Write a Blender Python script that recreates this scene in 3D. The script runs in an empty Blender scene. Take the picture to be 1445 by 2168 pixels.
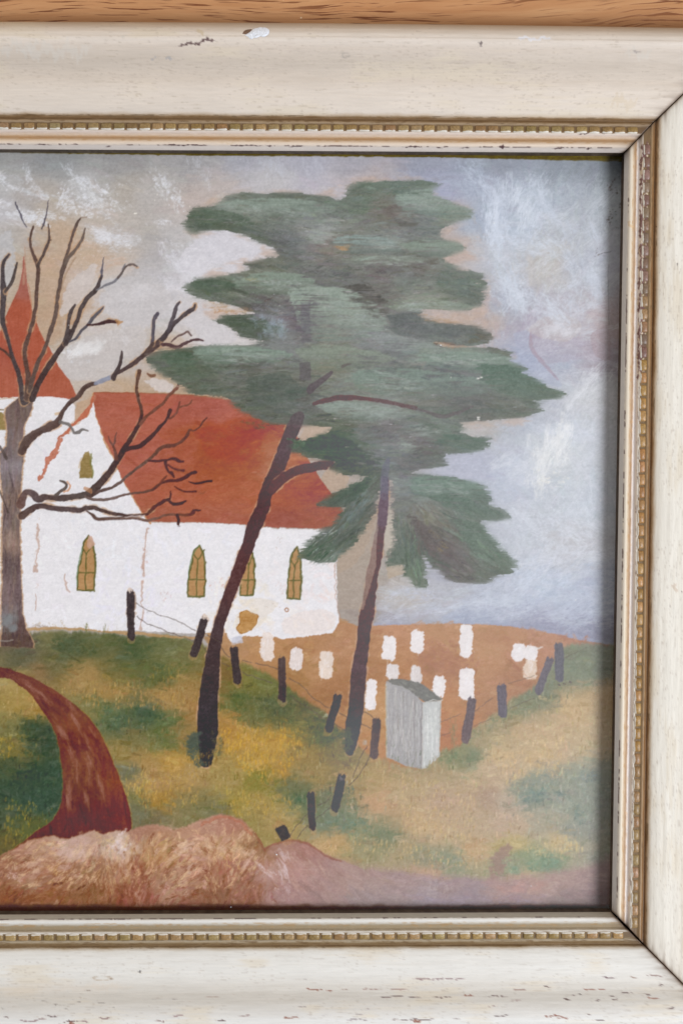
import bpy, math, random
import numpy as np
from mathutils import Vector

# ---------------------------------------------------------------- camera, world, lamps
scene = bpy.context.scene
U = 0.00025                       # one unit of the picture plane = 0.25 mm
FOC = 3011.0                      # 50 mm lens on a 36 mm tall frame, in units
CX, CY = 722.5, 1084.0
ZREF = 100.0
ZCAM = ZREF + FOC                 # the camera hangs straight above the picture lying on the table
cam_d = bpy.data.cameras.new('camera'); cam_d.sensor_fit = 'VERTICAL'; cam_d.sensor_height = 36.0; cam_d.sensor_width = 24.0
cam_d.lens = 36.0 * FOC / 2168.0; cam_d.clip_start = 0.02; cam_d.clip_end = 20
cam = bpy.data.objects.new('camera', cam_d); scene.collection.objects.link(cam)
cam.location = (0, 0, ZCAM * U); cam.rotation_euler = (0, 0, 0)
scene.camera = cam

world = bpy.data.worlds.new('World'); scene.world = world; world.use_nodes = True
wb = world.node_tree.nodes['Background']; wb.inputs[0].default_value = (0.86, 0.92, 1.0, 1); wb.inputs[1].default_value = 0.26

def area(name, loc, power, size, col):
    d = bpy.data.lights.new(name, 'AREA'); d.energy = power; d.shape = 'RECTANGLE'; d.size, d.size_y = size; d.color = col
    o = bpy.data.objects.new(name, d); scene.collection.objects.link(o); o.location = loc
    o.rotation_euler = (Vector((0, 0, 0)) - Vector(loc)).to_track_quat('-Z', 'Y').to_euler()
    return o
area('window_light', (1.80, -0.80, 2.05), 98.0, (0.80, 0.80), (0.87, 0.925, 1.0))
area('bounce_fill', (-1.60, 1.75, 1.10), 27.0, (1.8, 1.8), (1.0, 0.86, 0.68))  # added fill lamp standing in for warm bounce from the upper left

scene.view_settings.view_transform = 'Standard'; scene.view_settings.look = 'None'
scene.view_settings.exposure = 0.0; scene.view_settings.gamma = 1.0; scene.view_settings.use_curve_mapping = False
scene.cycles.max_bounces = 8; scene.cycles.transparent_max_bounces = 12

def lin(c):
    c = np.asarray(c, np.float32) / 255.0
    return np.where(c <= 0.04045, c / 12.92, ((c + 0.055) / 1.055) ** 2.4)

def at(px, py, z):
    """point at height z (units) seen at picture-plane position px, py"""
    k = (ZCAM - z) / FOC
    return (np.asarray(px, float) - CX) * k * U, (CY - np.asarray(py, float)) * k * U, np.asarray(z, float) * U + 0 * np.asarray(px, float)

# ---------------------------------------------------------------- painter (numpy)
# The picture is painted stroke by stroke onto a float canvas that becomes the colour of the board's vertices.
# Units of the picture plane: 1 unit = 0.25 mm.
X0, X1, Y0, Y1 = -600, 1345, 298, 1962
PW, PH = X1 - X0, Y1 - Y0
rng = np.random.default_rng(7)
CAN = np.zeros((PH, PW, 3), np.float32)
RELIEF = np.zeros((PH, PW), np.float32)
_yy = np.arange(Y0, Y1, dtype=np.float32)
_xx = np.arange(X0, X1, dtype=np.float32)

def vnoise(w, h, sx, sy, seed, oct=1):
    out = np.zeros((h, w), np.float32); amp = 1.0; tot = 0
    for o in range(oct):
        r = np.random.default_rng(seed + 31 * o)
        gx, gy = int(w / sx) + 3, int(h / sy) + 3
        g = r.random((gy, gx), dtype=np.float32) * 2 - 1
        ax = np.arange(w, dtype=np.float32) / sx; ay = np.arange(h, dtype=np.float32) / sy
        ix = ax.astype(int); iy = ay.astype(int)
        fx = ax - ix; fy = ay - iy
        fx = fx * fx * (3 - 2 * fx); fy = (fy * fy * (3 - 2 * fy))[:, None]
        rows = g[:, ix] * (1 - fx) + g[:, ix + 1] * fx
        out += amp * (rows[iy] * (1 - fy) + rows[iy + 1] * fy)
        tot += amp; amp *= .5; sx = max(sx / 2, 1); sy = max(sy / 2, 1)
    return out / tot

N_EDGE_X = vnoise(PW, PH, 14, 3.2, 1, 2)       # ragged along x
N_EDGE_Y = vnoise(PW, PH, 3.2, 14, 2, 2)
N_FINE = vnoise(PW, PH, 4, 4, 3, 2)
N_GRAIN = vnoise(PW, PH, 2.2, 2.2, 4)
N_MID = vnoise(PW, PH, 26, 16, 5, 3)
N_HS = vnoise(PW, PH, 46, 2.6, 6, 2)           # horizontal streaks
N_VS = vnoise(PW, PH, 2.6, 30, 8, 2)
N_ISO = vnoise(PW, PH, 11, 11, 9, 2)
N_ISO2 = vnoise(PW, PH, 11, 11, 19, 2)
WARP_X = vnoise(PW, PH, 60, 22, 10, 3)
WARP_Y = vnoise(PW, PH, 60, 22, 11, 3)

def smooth(a, e0, e1):
    t = np.clip((a - e0) / (e1 - e0), 0, 1)
    return t * t * (3 - 2 * t)

def box(x0, y0, x1, y1):
    x0 = int(max(X0, x0)); y0 = int(max(Y0, y0)); x1 = int(min(X1, x1)); y1 = int(min(Y1, y1))
    if x1 <= x0 or y1 <= y0: return None
    return slice(y0 - Y0, y1 - Y0), slice(x0 - X0, x1 - X0)

def spline(p, n=6):
    p = np.array(p, float)
    if len(p) < 3: 
        t = np.linspace(0, 1, n)[:, None]
        return p[0] * (1 - t) + p[-1] * t
    q = np.vstack([2 * p[0] - p[1], p, 2 * p[-1] - p[-2]])
    out = []
    for i in range(1, len(q) - 2):
        for k in range(n):
            t = k / n
            out.append(.5 * ((2 * q[i]) + (q[i + 1] - q[i - 1]) * t + (2 * q[i - 1] - 5 * q[i] + 4 * q[i + 1] - q[i + 2]) * t * t + (3 * q[i] - q[i - 1] - 3 * q[i + 1] + q[i + 2]) * t ** 3))
    out.append(q[-2])
    return np.array(out)

def poly_mask(pts, ax=3.0, ay=3.0, curve=False, m=14):
    p = np.array(pts, np.float32)
    if curve: p = spline(np.vstack([p, p[:1]]), 5)[:-1].astype(np.float32)
    b = box(p[:, 0].min() - m, p[:, 1].min() - m, p[:, 0].max() + m, p[:, 1].max() + m)
    X = _xx[b[1]][None, :] + ax * (.75 * N_ISO[b] + .45 * N_EDGE_X[b] * (1 + 1.5 * N_MID[b]) + .35 * N_FINE[b])
    Y = _yy[b[0]][:, None] + ay * (.75 * N_ISO2[b] + .45 * N_EDGE_Y[b] * (1 + 1.5 * N_MID[b]) + .35 * N_FINE[b])
    if ax >= 7: X = X + 1.5 * ax * N_EDGE_X[b] * (.5 + .8 * N_ISO[b])
    ins = np.zeros(X.shape, bool)
    j = len(p) - 1
    for i in range(len(p)):
        xi, yi = p[i]; xj, yj = p[j]
        if yi != yj:
            c = (yi > Y) != (yj > Y)
            ins ^= c & (X < (xj - xi) * (Y - yi) / (yj - yi) + xi)
        j = i
    mk = ins.astype(np.float32)
    mk[1:-1, 1:-1] = (mk[1:-1, 1:-1] * 2 + mk[:-2, 1:-1] + mk[2:, 1:-1] + mk[1:-1, :-2] + mk[1:-1, 2:]) / 6
    return b, mk

def soften(m, k=2, n=2, vert=True, horiz=True):
    for _ in range(n):
        if vert: m = np.pad(m, ((k, k), (0, 0)))
        if vert: m = (m[:-2 * k] + 2 * m[k:-k] + m[2 * k:]) / 4
        if horiz: m = np.pad(m, ((0, 0), (k, k)))
        if horiz: m = (m[:, :-2 * k] + 2 * m[:, k:-k] + m[:, 2 * k:]) / 4
    return m

def lay(b, a, col, relief=0.0):
    a3 = a[..., None]
    CAN[b] = CAN[b] * (1 - a3) + np.asarray(col, np.float32) * a3
    if relief: RELIEF[b] += relief * a

def fill(pts, col, ax=3, ay=3, alpha=1.0, tex=6, curve=False, relief=.3):
    b, m = poly_mask(pts, ax, ay, curve)
    c = np.asarray(col, np.float32) + tex * (.45 * N_HS[b] + .7 * N_MID[b] + N_FINE[b] * .6)[..., None]
    lay(b, m * alpha, c, relief)
    return b, m

class Field:                                    # scattered colour notes blended smoothly
    def __init__(s, notes, soft=26, step=8, pw=2.2, sat=.9, add=(0, 0, 0)):
        n = np.array([(x, y) + tuple(c) for x, y, c in notes], np.float32)
        s.step = step
        gx = np.arange(X0, X1 + step, step, dtype=np.float32); gy = np.arange(Y0, Y1 + step, step, dtype=np.float32)
        acc = np.zeros((len(gy), len(gx), 3), np.float32); ws = np.zeros((len(gy), len(gx)), np.float32)
        for x, y, r, g, bl in n:
            d = ((gx - x) / 1.25)[None, :] ** 2 + (gy - y)[:, None] ** 2
            w = 1 / (d + soft * soft) ** pw
            acc += w[..., None] * np.array((r, g, bl), np.float32); ws += w
        s.g = acc / ws[..., None]
        gy_ = s.g.mean(-1, keepdims=True)
        s.g = gy_ + (s.g - gy_) * sat + np.array(add, np.float32)
    def at(s, x, y):
        h, w, _ = s.g.shape
        fx = np.clip((x - X0) / s.step, 0, w - 1.01); fy = np.clip((y - Y0) / s.step, 0, h - 1.01)
        ix, iy = int(fx), int(fy); fx -= ix; fy -= iy
        g = s.g
        return (g[iy, ix] * (1 - fx) + g[iy, ix + 1] * fx) * (1 - fy) + (g[iy + 1, ix] * (1 - fx) + g[iy + 1, ix + 1] * fx) * fy
    def area(s, b, warp=20):
        h, w, _ = s.g.shape
        ys = np.clip((_yy[b[0]][:, None] - Y0 + warp * .6 * WARP_Y[b]) / s.step, 0, h - 1.01); xs = np.clip((_xx[b[1]][None, :] - X0 + warp * 1.6 * WARP_X[b]) / s.step, 0, w - 1.01)
        iy = ys.astype(int); ix = xs.astype(int); fy = (ys - iy)[..., None]; fx = (xs - ix)[..., None]
        r0 = s.g[iy, ix] * (1 - fx) + s.g[iy, ix + 1] * fx
        r1 = s.g[iy + 1, ix] * (1 - fx) + s.g[iy + 1, ix + 1] * fx
        return r0 * (1 - fy) + r1 * fy

_st = {}
def stamp(L, W, ang, dry, var):
    k = (int(L / 6), int(W / 3), int(round(ang / 7.5)) % 24, int(dry * 4), var)
    if k in _st: return _st[k]
    L = (k[0] + .5) * 6; W = (k[1] + .5) * 3; a = math.radians(k[2] * 7.5); dry = k[3] / 4
    c, s = math.cos(a), math.sin(a)
    hw = int(abs(c) * L / 2 + abs(s) * W / 2) + 4; hh = int(abs(s) * L / 2 + abs(c) * W / 2) + 4
    x = np.arange(-hw, hw + 1, dtype=np.float32)[None, :]; y = np.arange(-hh, hh + 1, dtype=np.float32)[:, None]
    r = np.random.default_rng(hash(k) % 99991 if False else (k[0] * 7919 + k[1] * 104729 + k[2] * 31 + k[3] * 17 + var) % 99991)
    curv = r.uniform(-.18, .18) * W / L * 2
    u = x * c + y * s; v = -x * s + y * c + curv * (x * c + y * s) ** 2 / max(L, 1) * 4 * .5
    nb = max(4, int(W / 1.6)) + 4
    br = r.random((nb, 10)).astype(np.float32)
    vi = np.clip((v / W + .5) * (nb - 2), 0, nb - 1.01); iv = vi.astype(int); fv = vi - iv
    ui = np.clip((u / L + .5) * 8, 0, 8.99); iu = ui.astype(int); fu = ui - iu
    n0 = br[iv, iu] * (1 - fu) + br[iv, np.minimum(iu + 1, 9)] * fu
    n1 = br[np.minimum(iv + 1, nb - 1), iu] * (1 - fu) + br[np.minimum(iv + 1, nb - 1), np.minimum(iu + 1, 9)] * fu
    n = n0 * (1 - fv) + n1 * fv
    lj = r.random(nb).astype(np.float32)
    end = L / 2 * (.72 + .28 * (lj[iv] * (1 - fv) + lj[np.minimum(iv + 1, nb - 1)] * fv))
    al = np.clip((end - np.abs(u)) / (L * .10 + 1), 0, 1) * np.clip((W / 2 - np.abs(v)) / (W * .16 + .6), 0, 1)
    m = al * np.clip((n - dry * .75) / (.28 + .3 * (1 - dry)) + .15, 0, 1)
    _st[k] = (m.astype(np.float32), (n - .5).astype(np.float32), hw, hh)
    return _st[k]

def dab(x, y, L, W, ang, col, alpha=1.0, dry=.3, bris=7, relief=.25, mask=None):
    m, n, hw, hh = stamp(L, W, ang, dry, int(rng.integers(4)))
    xi, yi = int(x) - X0, int(y) - Y0
    a0, a1, b0, b1 = max(0, xi - hw), min(PW, xi + hw + 1), max(0, yi - hh), min(PH, yi + hh + 1)
    if a1 <= a0 or b1 <= b0: return
    sm = m[b0 - yi + hh:b1 - yi + hh, a0 - xi + hw:a1 - xi + hw] * alpha
    sn = n[b0 - yi + hh:b1 - yi + hh, a0 - xi + hw:a1 - xi + hw]
    if mask is not None: sm = sm * mask[b0:b1, a0:a1]
    t = CAN[b0:b1, a0:a1]
    t += sm[..., None] * (np.asarray(col, np.float32) + bris * sn[..., None] - t)
    RELIEF[b0:b1, a0:a1] += relief * sm * (sn + .4)

def strokes(region, field, n, L, W, ang, alpha=.7, dry=.3, jit=7, samp=14, clip=None, angj=10, bris=8, relief=.25):
    """n dabs spread over a polygon (or box); colours come from the field near each dab"""
    p = np.array(region, np.float32)
    bb = (p[:, 0].min(), p[:, 1].min(), p[:, 0].max(), p[:, 1].max())
    ring = [tuple(q) for q in p] if len(p) > 2 else None
    k = 0; tries = 0
    while k < n and tries < n * 6:
        tries += 1
        x = rng.uniform(bb[0], bb[2]); y = rng.uniform(bb[1], bb[3])
        if ring:
            ins = False; j = len(ring) - 1
            for i in range(len(ring)):
                xi, yi = ring[i]; xj, yj = ring[j]
                if (yi > y) != (yj > y) and x < (xj - xi) * (y - yi) / (yj - yi) + xi: ins = not ins
                j = i
            if not ins: continue
        k += 1
        a = ang(x, y) if callable(ang) else ang
        c = field.at(x + rng.normal(0, samp), y + rng.normal(0, samp * .6)) if isinstance(field, Field) else np.asarray(field, np.float32)
        c = c + rng.normal(0, jit) + rng.normal(0, jit * .25, 3)
        s = rng.uniform(.6, 1.35)
        dab(x, y, L * s, W * rng.uniform(.6, 1.35), a + rng.normal(0, angj), c, alpha * rng.uniform(.55, 1), dry, bris, relief, clip)

def line(pts, w, col, alpha=1.0, halo=None, hw=3.5, rough=1.0, tex=9, curve=True, tone2=None, fade=None, relief=.35):
    """a tapering painted line: w = one width or one per point; tone2 = lighter colour on one flank"""
    P = np.array(pts, float)
    ww = np.full(len(P), float(w)) if np.isscalar(w) else np.interp(np.linspace(0, 1, len(P)), np.linspace(0, 1, len(w)), w)
    if curve and len(P) > 2:
        t = np.linspace(0, len(P) - 1, (len(P) - 1) * 6 + 1); ww = np.interp(t, np.arange(len(P)), ww); P = spline(P, 6)
    m = ww.max() + hw + 8
    b = box(P[:, 0].min() - m, P[:, 1].min() - m, P[:, 0].max() + m, P[:, 1].max() + m)
    if b is None: return
    X = _xx[b[1]][None, :] + rough * (N_ISO[b] * 1.3 + .45 * N_FINE[b]); Y = _yy[b[0]][:, None] + rough * (N_ISO2[b] * 1.3 + .45 * N_FINE[b])
    best = np.full(X.shape, 1e9, np.float32); side = np.zeros(X.shape, np.float32); pos = np.zeros(X.shape, np.float32)
    n = len(P) - 1
    for i in range(n):
        (ax, ay), (bx, by) = P[i], P[i + 1]
        dx, dy = bx - ax, by - ay; l2 = dx * dx + dy * dy + 1e-6
        mm = max(ww[i], ww[i + 1]) + hw + 6
        q = box(min(ax, bx) - mm, min(ay, by) - mm, max(ax, bx) + mm, max(ay, by) + mm)
        if q is None: continue
        q = (slice(max(q[0].start - b[0].start, 0), max(0, q[0].stop - b[0].start)), slice(max(0, q[1].start - b[1].start), max(0, q[1].stop - b[1].start)))
        xs, ys = X[q], Y[q]
        if xs.size == 0: continue
        t = np.clip(((xs - ax) * dx + (ys - ay) * dy) / l2, 0, 1)
        d = np.hypot(xs - ax - t * dx, ys - ay - t * dy)
        dd = d - (ww[i] * (1 - t) + ww[i + 1] * t) / 2
        u = dd < best[q]
        best[q] = np.where(u, dd, best[q])
        side[q] = np.where(u, ((xs - ax) * dy - (ys - ay) * dx) / math.sqrt(l2) / (ww[i] / 2 + .5), side[q])
        pos[q] = np.where(u, (i + t) / n, pos[q])
    if halo is not None:
        h = np.clip((hw * .8 + 3.5 * N_MID[b] - best) / 2.4, 0, 1) * np.clip(.26 + N_MID[b] * 1.3, 0, .8)
        lay(b, h * alpha, np.asarray(halo, np.float32) + tex * .5 * N_FINE[b][..., None])
    a = np.clip(.5 - best / 1.4, 0, 1)
    if fade: a = a * np.interp(pos, np.linspace(0, 1, len(fade)), fade)
    c = np.asarray(col, np.float32)
    if c.ndim == 2:
        tt = np.linspace(0, 1, len(c)); c = np.stack([np.interp(pos, tt, c[:, i]) for i in range(3)], -1)
    c = c + tex * (N_FINE[b] + .8 * N_MID[b])[..., None]
    if tone2 is not None:
        f = (smooth(side + .5 * N_MID[b], -.1, .9) * .6)[..., None]
        c = c * (1 - f) + np.asarray(tone2, np.float32) * f
    lay(b, (a * alpha).astype(np.float32), c, relief)

def scumble(pts, col, alpha=.5, ang=None, thr=.1, soft=18, tex='h'):
    """dry brushed patch inside a polygon"""
    b, m = poly_mask(pts, 10, 10, True, 20)
    m = soften(m, max(1, soft // 6), 3)
    t = {'h': N_HS, 'v': N_VS, 'f': N_FINE, 'm': N_MID}[tex][b] + .5 * N_GRAIN[b]
    lay(b, m * alpha * smooth(t, thr - .3, thr + .35), col, .3)
# ---------------------------------------------------------------- the picture
TAN = (192, 158, 128)
def P(ox, oy, k, *pts): return [(ox + a / k, oy + b / k) for a, b in pts]
K = 3.2111
sky = Field([(x, y, c) for x, y, c in [
 (-500,400,(180,178,176)),(-300,450,(188,184,182)),(-450,700,(188,170,150)),(-200,600,(190,165,140)),
 (0,345,(166,164,162)),(120,345,(158,158,158)),(250,345,(164,161,160)),(400,345,(170,166,166)),(520,345,(176,174,182)),(650,350,(182,179,190)),(760,345,(174,170,178)),(900,350,(158,160,175)),(1050,350,(152,156,168)),(1200,350,(146,152,162)),(1290,350,(120,126,132)),
 (0,400,(184,182,182)),(60,420,(172,165,162)),(100,430,(186,174,162)),(180,400,(186,184,185)),(260,400,(178,169,160)),(330,400,(184,178,175)),(420,430,(188,174,168)),(470,395,(188,177,173)),(560,380,(192,188,190)),(700,390,(190,183,188)),(790,375,(186,173,173)),(920,400,(165,168,192)),(1000,400,(165,172,190)),(1060,420,(172,179,193)),(1120,430,(176,184,198)),(1200,430,(168,174,185)),(1270,430,(166,172,180)),
 (20,450,(192,190,195)),(40,500,(184,174,166)),(130,500,(190,165,142)),(200,470,(190,178,168)),(250,480,(186,177,170)),(300,500,(180,174,170)),(380,510,(190,186,186)),(450,530,(206,204,210)),(500,540,(208,204,210)),(950,460,(184,165,158)),(1010,460,(162,172,190)),(1080,480,(176,186,200)),(1200,480,(176,179,186)),
 (10,500,(184,181,180)),(20,560,(188,165,142)),(100,560,(192,163,138)),(200,560,(196,168,142)),(180,590,(200,188,182)),(250,560,(195,181,170)),(330,540,(178,173,174)),(330,600,(188,184,188)),(400,580,(205,202,207)),(960,540,(190,168,155)),(1050,540,(185,188,198)),(1150,560,(188,182,176)),(1250,560,(175,178,190)),
 (15,620,(190,175,160)),(60,640,(188,160,135)),(110,660,(188,158,132)),(140,640,(192,162,138)),(250,620,(200,196,197)),(330,640,(198,194,197)),(400,640,(198,194,197)),(460,640,(204,195,191)),(500,680,(200,191,189)),(450,700,(210,206,210)),(1000,680,(184,165,156)),(1080,640,(166,169,182)),(1130,700,(172,162,176)),(1200,690,(185,180,188)),(1290,700,(180,163,165)),
 (200,740,(197,190,186)),(170,745,(200,196,196)),(270,760,(190,182,180)),(1100,760,(164,169,190)),(1180,760,(168,172,188)),(1280,740,(160,150,160)),(100,700,(188,160,135)),(360,760,(190,163,136)),
 (250,820,(188,161,135)),(350,830,(186,160,136)),(450,830,(186,158,132)),(1150,850,(180,182,192)),(1250,850,(188,188,192)),(1010,900,(180,174,170)),(1100,900,(180,184,195)),(1200,920,(200,205,215)),(1180,960,(204,206,208)),(1290,950,(190,193,200)),
 (1000,980,(178,180,196)),(1080,1000,(186,191,205)),(1200,1050,(192,196,204)),(1290,1050,(186,191,202)),(1100,1150,(186,189,198)),(1200,1150,(190,188,192)),(1050,1240,(175,179,193)),(950,1260,(178,177,184)),(1150,1250,(180,188,204)),(1290,1250,(168,175,193)),(850,1270,(184,176,170)),(760,1200,(166,153,142)),(740,1120,(172,156,143)),(770,1300,(162,148,138)),(840,1320,(164,164,178)),(1000,1310,(160,165,186)),(1150,1330,(152,152,172)),(1280,1360,(140,140,160)),(850,1100,(170,156,146)),(960,1200,(172,172,186))]])
b = box(X0, Y0, X1, 1420)
CAN[:] = np.array(TAN, np.float32)
CAN[b] = sky.area(b) + 5 * (N_HS[b] + N_FINE[b])[..., None]
def sa(x, y):
    if x > 1020 and y < 700: return 100 + 30 * math.sin(x / 60)
    return 5 + 22 * math.sin(x / 90 + y / 70)
strokes([(-600,300),(1345,1400)], sky, 3000, 62, 14, sa, .9, .4, 5, 12, angj=14)
strokes([(1000,320),(1345,1370)], sky, 1400, 44, 11, lambda x, y: 60 + 50 * math.sin(x / 45 + y / 80), .85, .5, 6, 14, angj=25)
strokes([(1040,480),(1290,420),(1300,1280),(1000,1280),(1060,1080),(1150,880),(1060,620)], np.array((203,205,213)), 420, 60, 16, lambda x, y: 160 + 40 * math.sin(x / 70 + y / 90), .42, .5, 5, 0, angj=20)
strokes([(800,1250),(1300,1200),(1300,1330),(1100,1310),(800,1310)], np.array((192,195,206)), 160, 60, 12, lambda x, y: 172, .5, .5, 5, 0, angj=12)
# grey under-cloud on the left and the tan bare ground round the old tree
for pts, c in [([(200,600),(260,585),(340,590),(352,640),(330,660),(290,690),(262,720),(250,640)],(192,188,189)),
               ([(128,665),(140,610),(180,570),(205,560),(195,600),(170,640),(135,668)],(202,192,188)),
               ([(212,620),(260,605),(330,600),(370,640),(330,680),(280,715),(262,700),(255,675),(215,660)],(197,192,193)),
               ([(125,780),(140,745),(180,715),(240,700),(300,690),(308,730),(265,760),(250,790),(215,808),(180,806),(140,800)],(196,189,187)),
               ([(306,806),(330,800),(362,812),(368,828),(345,830),(320,820)],(205,196,193)),
               ([(430,490),(480,488),(515,502),(536,515),(553,532),(530,542),(480,552),(440,560),(428,585),(395,580),(370,560)],(207,204,210)),
               ([(430,640),(445,660),(470,690),(500,715),(480,726),(430,728),(410,690),(380,680),(360,640)],(204,199,201)),
               ([(0,500),(25,490),(32,560),(20,620),(0,625),(-60,600),(-60,500)],(188,186,188))]:
    fill(pts, c, 6, 4, .85, 6, True)
# the pinkish stained shapes in the right-hand sky
for pts, c, a in [([(1119,690),(1160,705),(1200,712),(1290,735),(1286,770),(1230,760),(1160,770),(1130,748)],(172,158,172),.35),
               ([(1250,705),(1285,690),(1290,760),(1262,755),(1250,730)],(160,140,145),.5),
               ([(1085,705),(1118,700),(1125,740),(1180,800),(1182,820),(1120,800),(1100,770)],(163,170,192),.4),
               ([(1119,712),(1124,700),(1128,735),(1150,765),(1180,800),(1176,802),(1140,765),(1121,738)],(160,135,145),.5),
               ([(1115,700),(1150,672),(1200,668),(1230,690),(1200,722),(1150,716)],(190,180,178),.5)]:
    fill(pts, c, 2, 2, a, 4, True)
W_ = (220, 221, 227)
def wisp(n, x0, y0, x1, y1, ang, L=22, Wd=4, col=W_, a=.65, dry=.6, aj=16):
    for _ in range(n):
        t = rng.random(); s = rng.normal(0, 1)
        x = x0 + (x1 - x0) * t; y = y0 + (y1 - y0) * t
        d = math.hypot(x1 - x0, y1 - y0) + 1e-3
        aa = ang(x, y) if callable(ang) else ang
        dab(x + s * spread[0], y + rng.normal(0, 1) * spread[1], L * rng.uniform(.5, 1.3), Wd * 1.55 * rng.uniform(.5, 1.5), aa + rng.normal(0, aj), np.array(col, float) + rng.normal(0, 5), a * rng.uniform(.4, 1), dry, 8, .5)
spread = (4, 4); wisp(26, -10, 362, 28, 402, 45); wisp(22, 30, 400, 100, 420, 25); wisp(22, 55, 350, 68, 400, 75); wisp(14, 68, 395, 98, 420, 38)
spread = (5, 4); wisp(24, 138, 348, 190, 410, 52); wisp(40, 165, 375, 235, 412, 40, 18, 5)
spread = (26, 16); wisp(120, 150, 425, 235, 412, 30, 12, 4.5, a=.8, dry=.55); 
spread = (9, 7); wisp(70, 128, 440, 150, 400, 120, 11, 4, a=.8, dry=.6); wisp(50, 140, 447, 235, 447, 5, 20, 4, a=.7)
spread = (14, 8); wisp(70, 195, 490, 275, 505, 10, 26, 6, (205,204,208), .55); wisp(50, 215, 505, 260, 515, 10, 24, 6, a=.7)
spread = (22, 24); wisp(150, 190, 530, 232, 570, 100, 5, 2.6, (214,208,208), .7, .7, 60)
spread = (9, 12); wisp(90, 340, 378, 385, 432, 60, 10, 4, a=.8); wisp(20, 320, 370, 350, 392, 40, 16, 3)
spread = (14, 4); wisp(70, 18, 453, 112, 460, 8, 16, 5, a=.8); wisp(60, 55, 464, 100, 472, 10, 12, 5, a=.9); wisp(30, -8, 430, 35, 436, 5, 14, 4)
spread = (10, 6); wisp(26, 335, 470, 362, 472, 0, 14, 4); wisp(40, 355, 512, 375, 560, 80, 16, 4, (208,207,212), .6); wisp(40, 330, 590, 400, 620, 30, 18, 6, (212,210,216), .6); wisp(26, 365, 520, 405, 560, 45, 16, 3)
spread = (12, 10); wisp(60, 405, 335, 450, 385, 85, 20, 3.5, (205,204,208), .5); wisp(60, 560, 335, 600, 370, 80, 26, 5, (200,200,208), .4)
spread = (12, 7); wisp(60, 155, 745, 200, 735, 150, 18, 8, (216,213,213), .6, .3); wisp(30, 140, 740, 165, 760, 60, 14, 5)
spread = (18, 14); wisp(50, 390, 600, 440, 545, -10, 30, 8, (212,209,214), .5, .3); wisp(40, 230, 640, 330, 610, 20, 30, 8, (206,202,204), .5, .3); wisp(30, 220, 705, 290, 720, 60, 22, 6, (210,206,208), .5)
spread = (14, 10); wisp(120, 1046, 400, 1052, 510, 97, 34, 5, (204,211,224), .6, .5, 7); wisp(140, 1085, 410, 1140, 470, 110, 26, 4, (204,210,222), .6, .55, 10); wisp(90, 1130, 380, 1150, 420, 118, 26, 4, (200,207,218), .5)
wisp(60, 980, 350, 1035, 405, 48, 26, 4, (194,202,216), .5); wisp(90, 1050, 500, 1135, 510, 80, 22, 4, (200,207,220), .55); wisp(50, 1130, 500, 1180, 530, 25, 28, 4, (202,208,218), .6, .6, 8); wisp(40, 1180, 525, 1215, 560, 50, 24, 4, (200,206,216), .5, .6, 8)
spread = (20, 16); wisp(110, 1060, 560, 1090, 640, 85, 24, 5, (196,204,218), .5); wisp(90, 1060, 620, 1120, 640, 30, 26, 5, (204,210,220), .55); wisp(70, 1150, 645, 1175, 665, 50, 28, 4, (202,208,218), .6, .6, 8)
wisp(80, 1200, 600, 1235, 660, 75, 26, 4, (198,204,216), .5); wisp(60, 1240, 590, 1280, 590, 60, 20, 4, (196,202,212), .5); wisp(60, 1200, 480, 1265, 490, 60, 30, 4, (190,196,208), .45); wisp(70, 1260, 430, 1275, 640, 75, 30, 4, (190,196,206), .4)
spread = (16, 8); wisp(90, 1150, 702, 1205, 700, 150, 20, 5, (206,204,210), .6); wisp(50, 1019, 700, 1032, 725, 95, 18, 4, (205,215,222), .6)
spread = (8, 26); wisp(90, 1136, 1010, 1150, 985, 95, 36, 5, (222,222,222), .6, .5, 8); wisp(110, 1160, 960, 1200, 930, 110, 34, 5, (226,226,226), .65, .5, 12); spread = (16, 10); wisp(30, 1140, 1018, 1180, 1022, 20, 16, 4, (228,224,216), .7)
spread = (26, 22); wisp(160, 1080, 1000, 1120, 960, 140, 24, 5, (202,206,214), .45); wisp(160, 1210, 850, 1290, 820, 120, 28, 5, (205,206,210), .45); wisp(160, 1180, 1090, 1290, 1060, 60, 30, 5, (204,208,216), .5)
wisp(180, 1080, 1080, 1180, 1150, 40, 30, 5, (204,208,216), .5); wisp(160, 1060, 1200, 1200, 1230, 160, 34, 5, (196,203,218), .45); wisp(120, 1130, 1200, 1240, 1170, 150, 34, 5, (206,208,216), .5); wisp(120, 960, 1290, 1100, 1285, 170, 36, 6, (190,195,208), .5); wisp(80, 1180, 1290, 1280, 1300, 160, 34, 5, (185,190,206), .45)
wisp(80, 1250, 900, 1285, 1000, 80, 34, 5, (200,203,210), .4); wisp(50, 860, 1285, 940, 1290, 175, 40, 6, (188,190,204), .5)
def broad(pts, n, ang, col=(222, 223, 229), L=70, Wd=16, a=.62, dry=.72, aj=9):
    for _ in range(n):
        t = rng.random() * (len(pts) - 1); i = min(int(t), len(pts) - 2); t -= i
        x = pts[i][0] * (1 - t) + pts[i + 1][0] * t + rng.normal(0, 10); y = pts[i][1] * (1 - t) + pts[i + 1][1] * t + rng.normal(0, 8)
        aa = ang if ang is not None else math.degrees(math.atan2(pts[i + 1][1] - pts[i][1], pts[i + 1][0] - pts[i][0]))
        dab(x, y, L * rng.uniform(.6, 1.2), Wd * rng.uniform(.6, 1.3), aa + rng.normal(0, aj), np.array(col, float) + rng.normal(0, 4), a * rng.uniform(.5, 1), dry, 10, .6)
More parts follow.
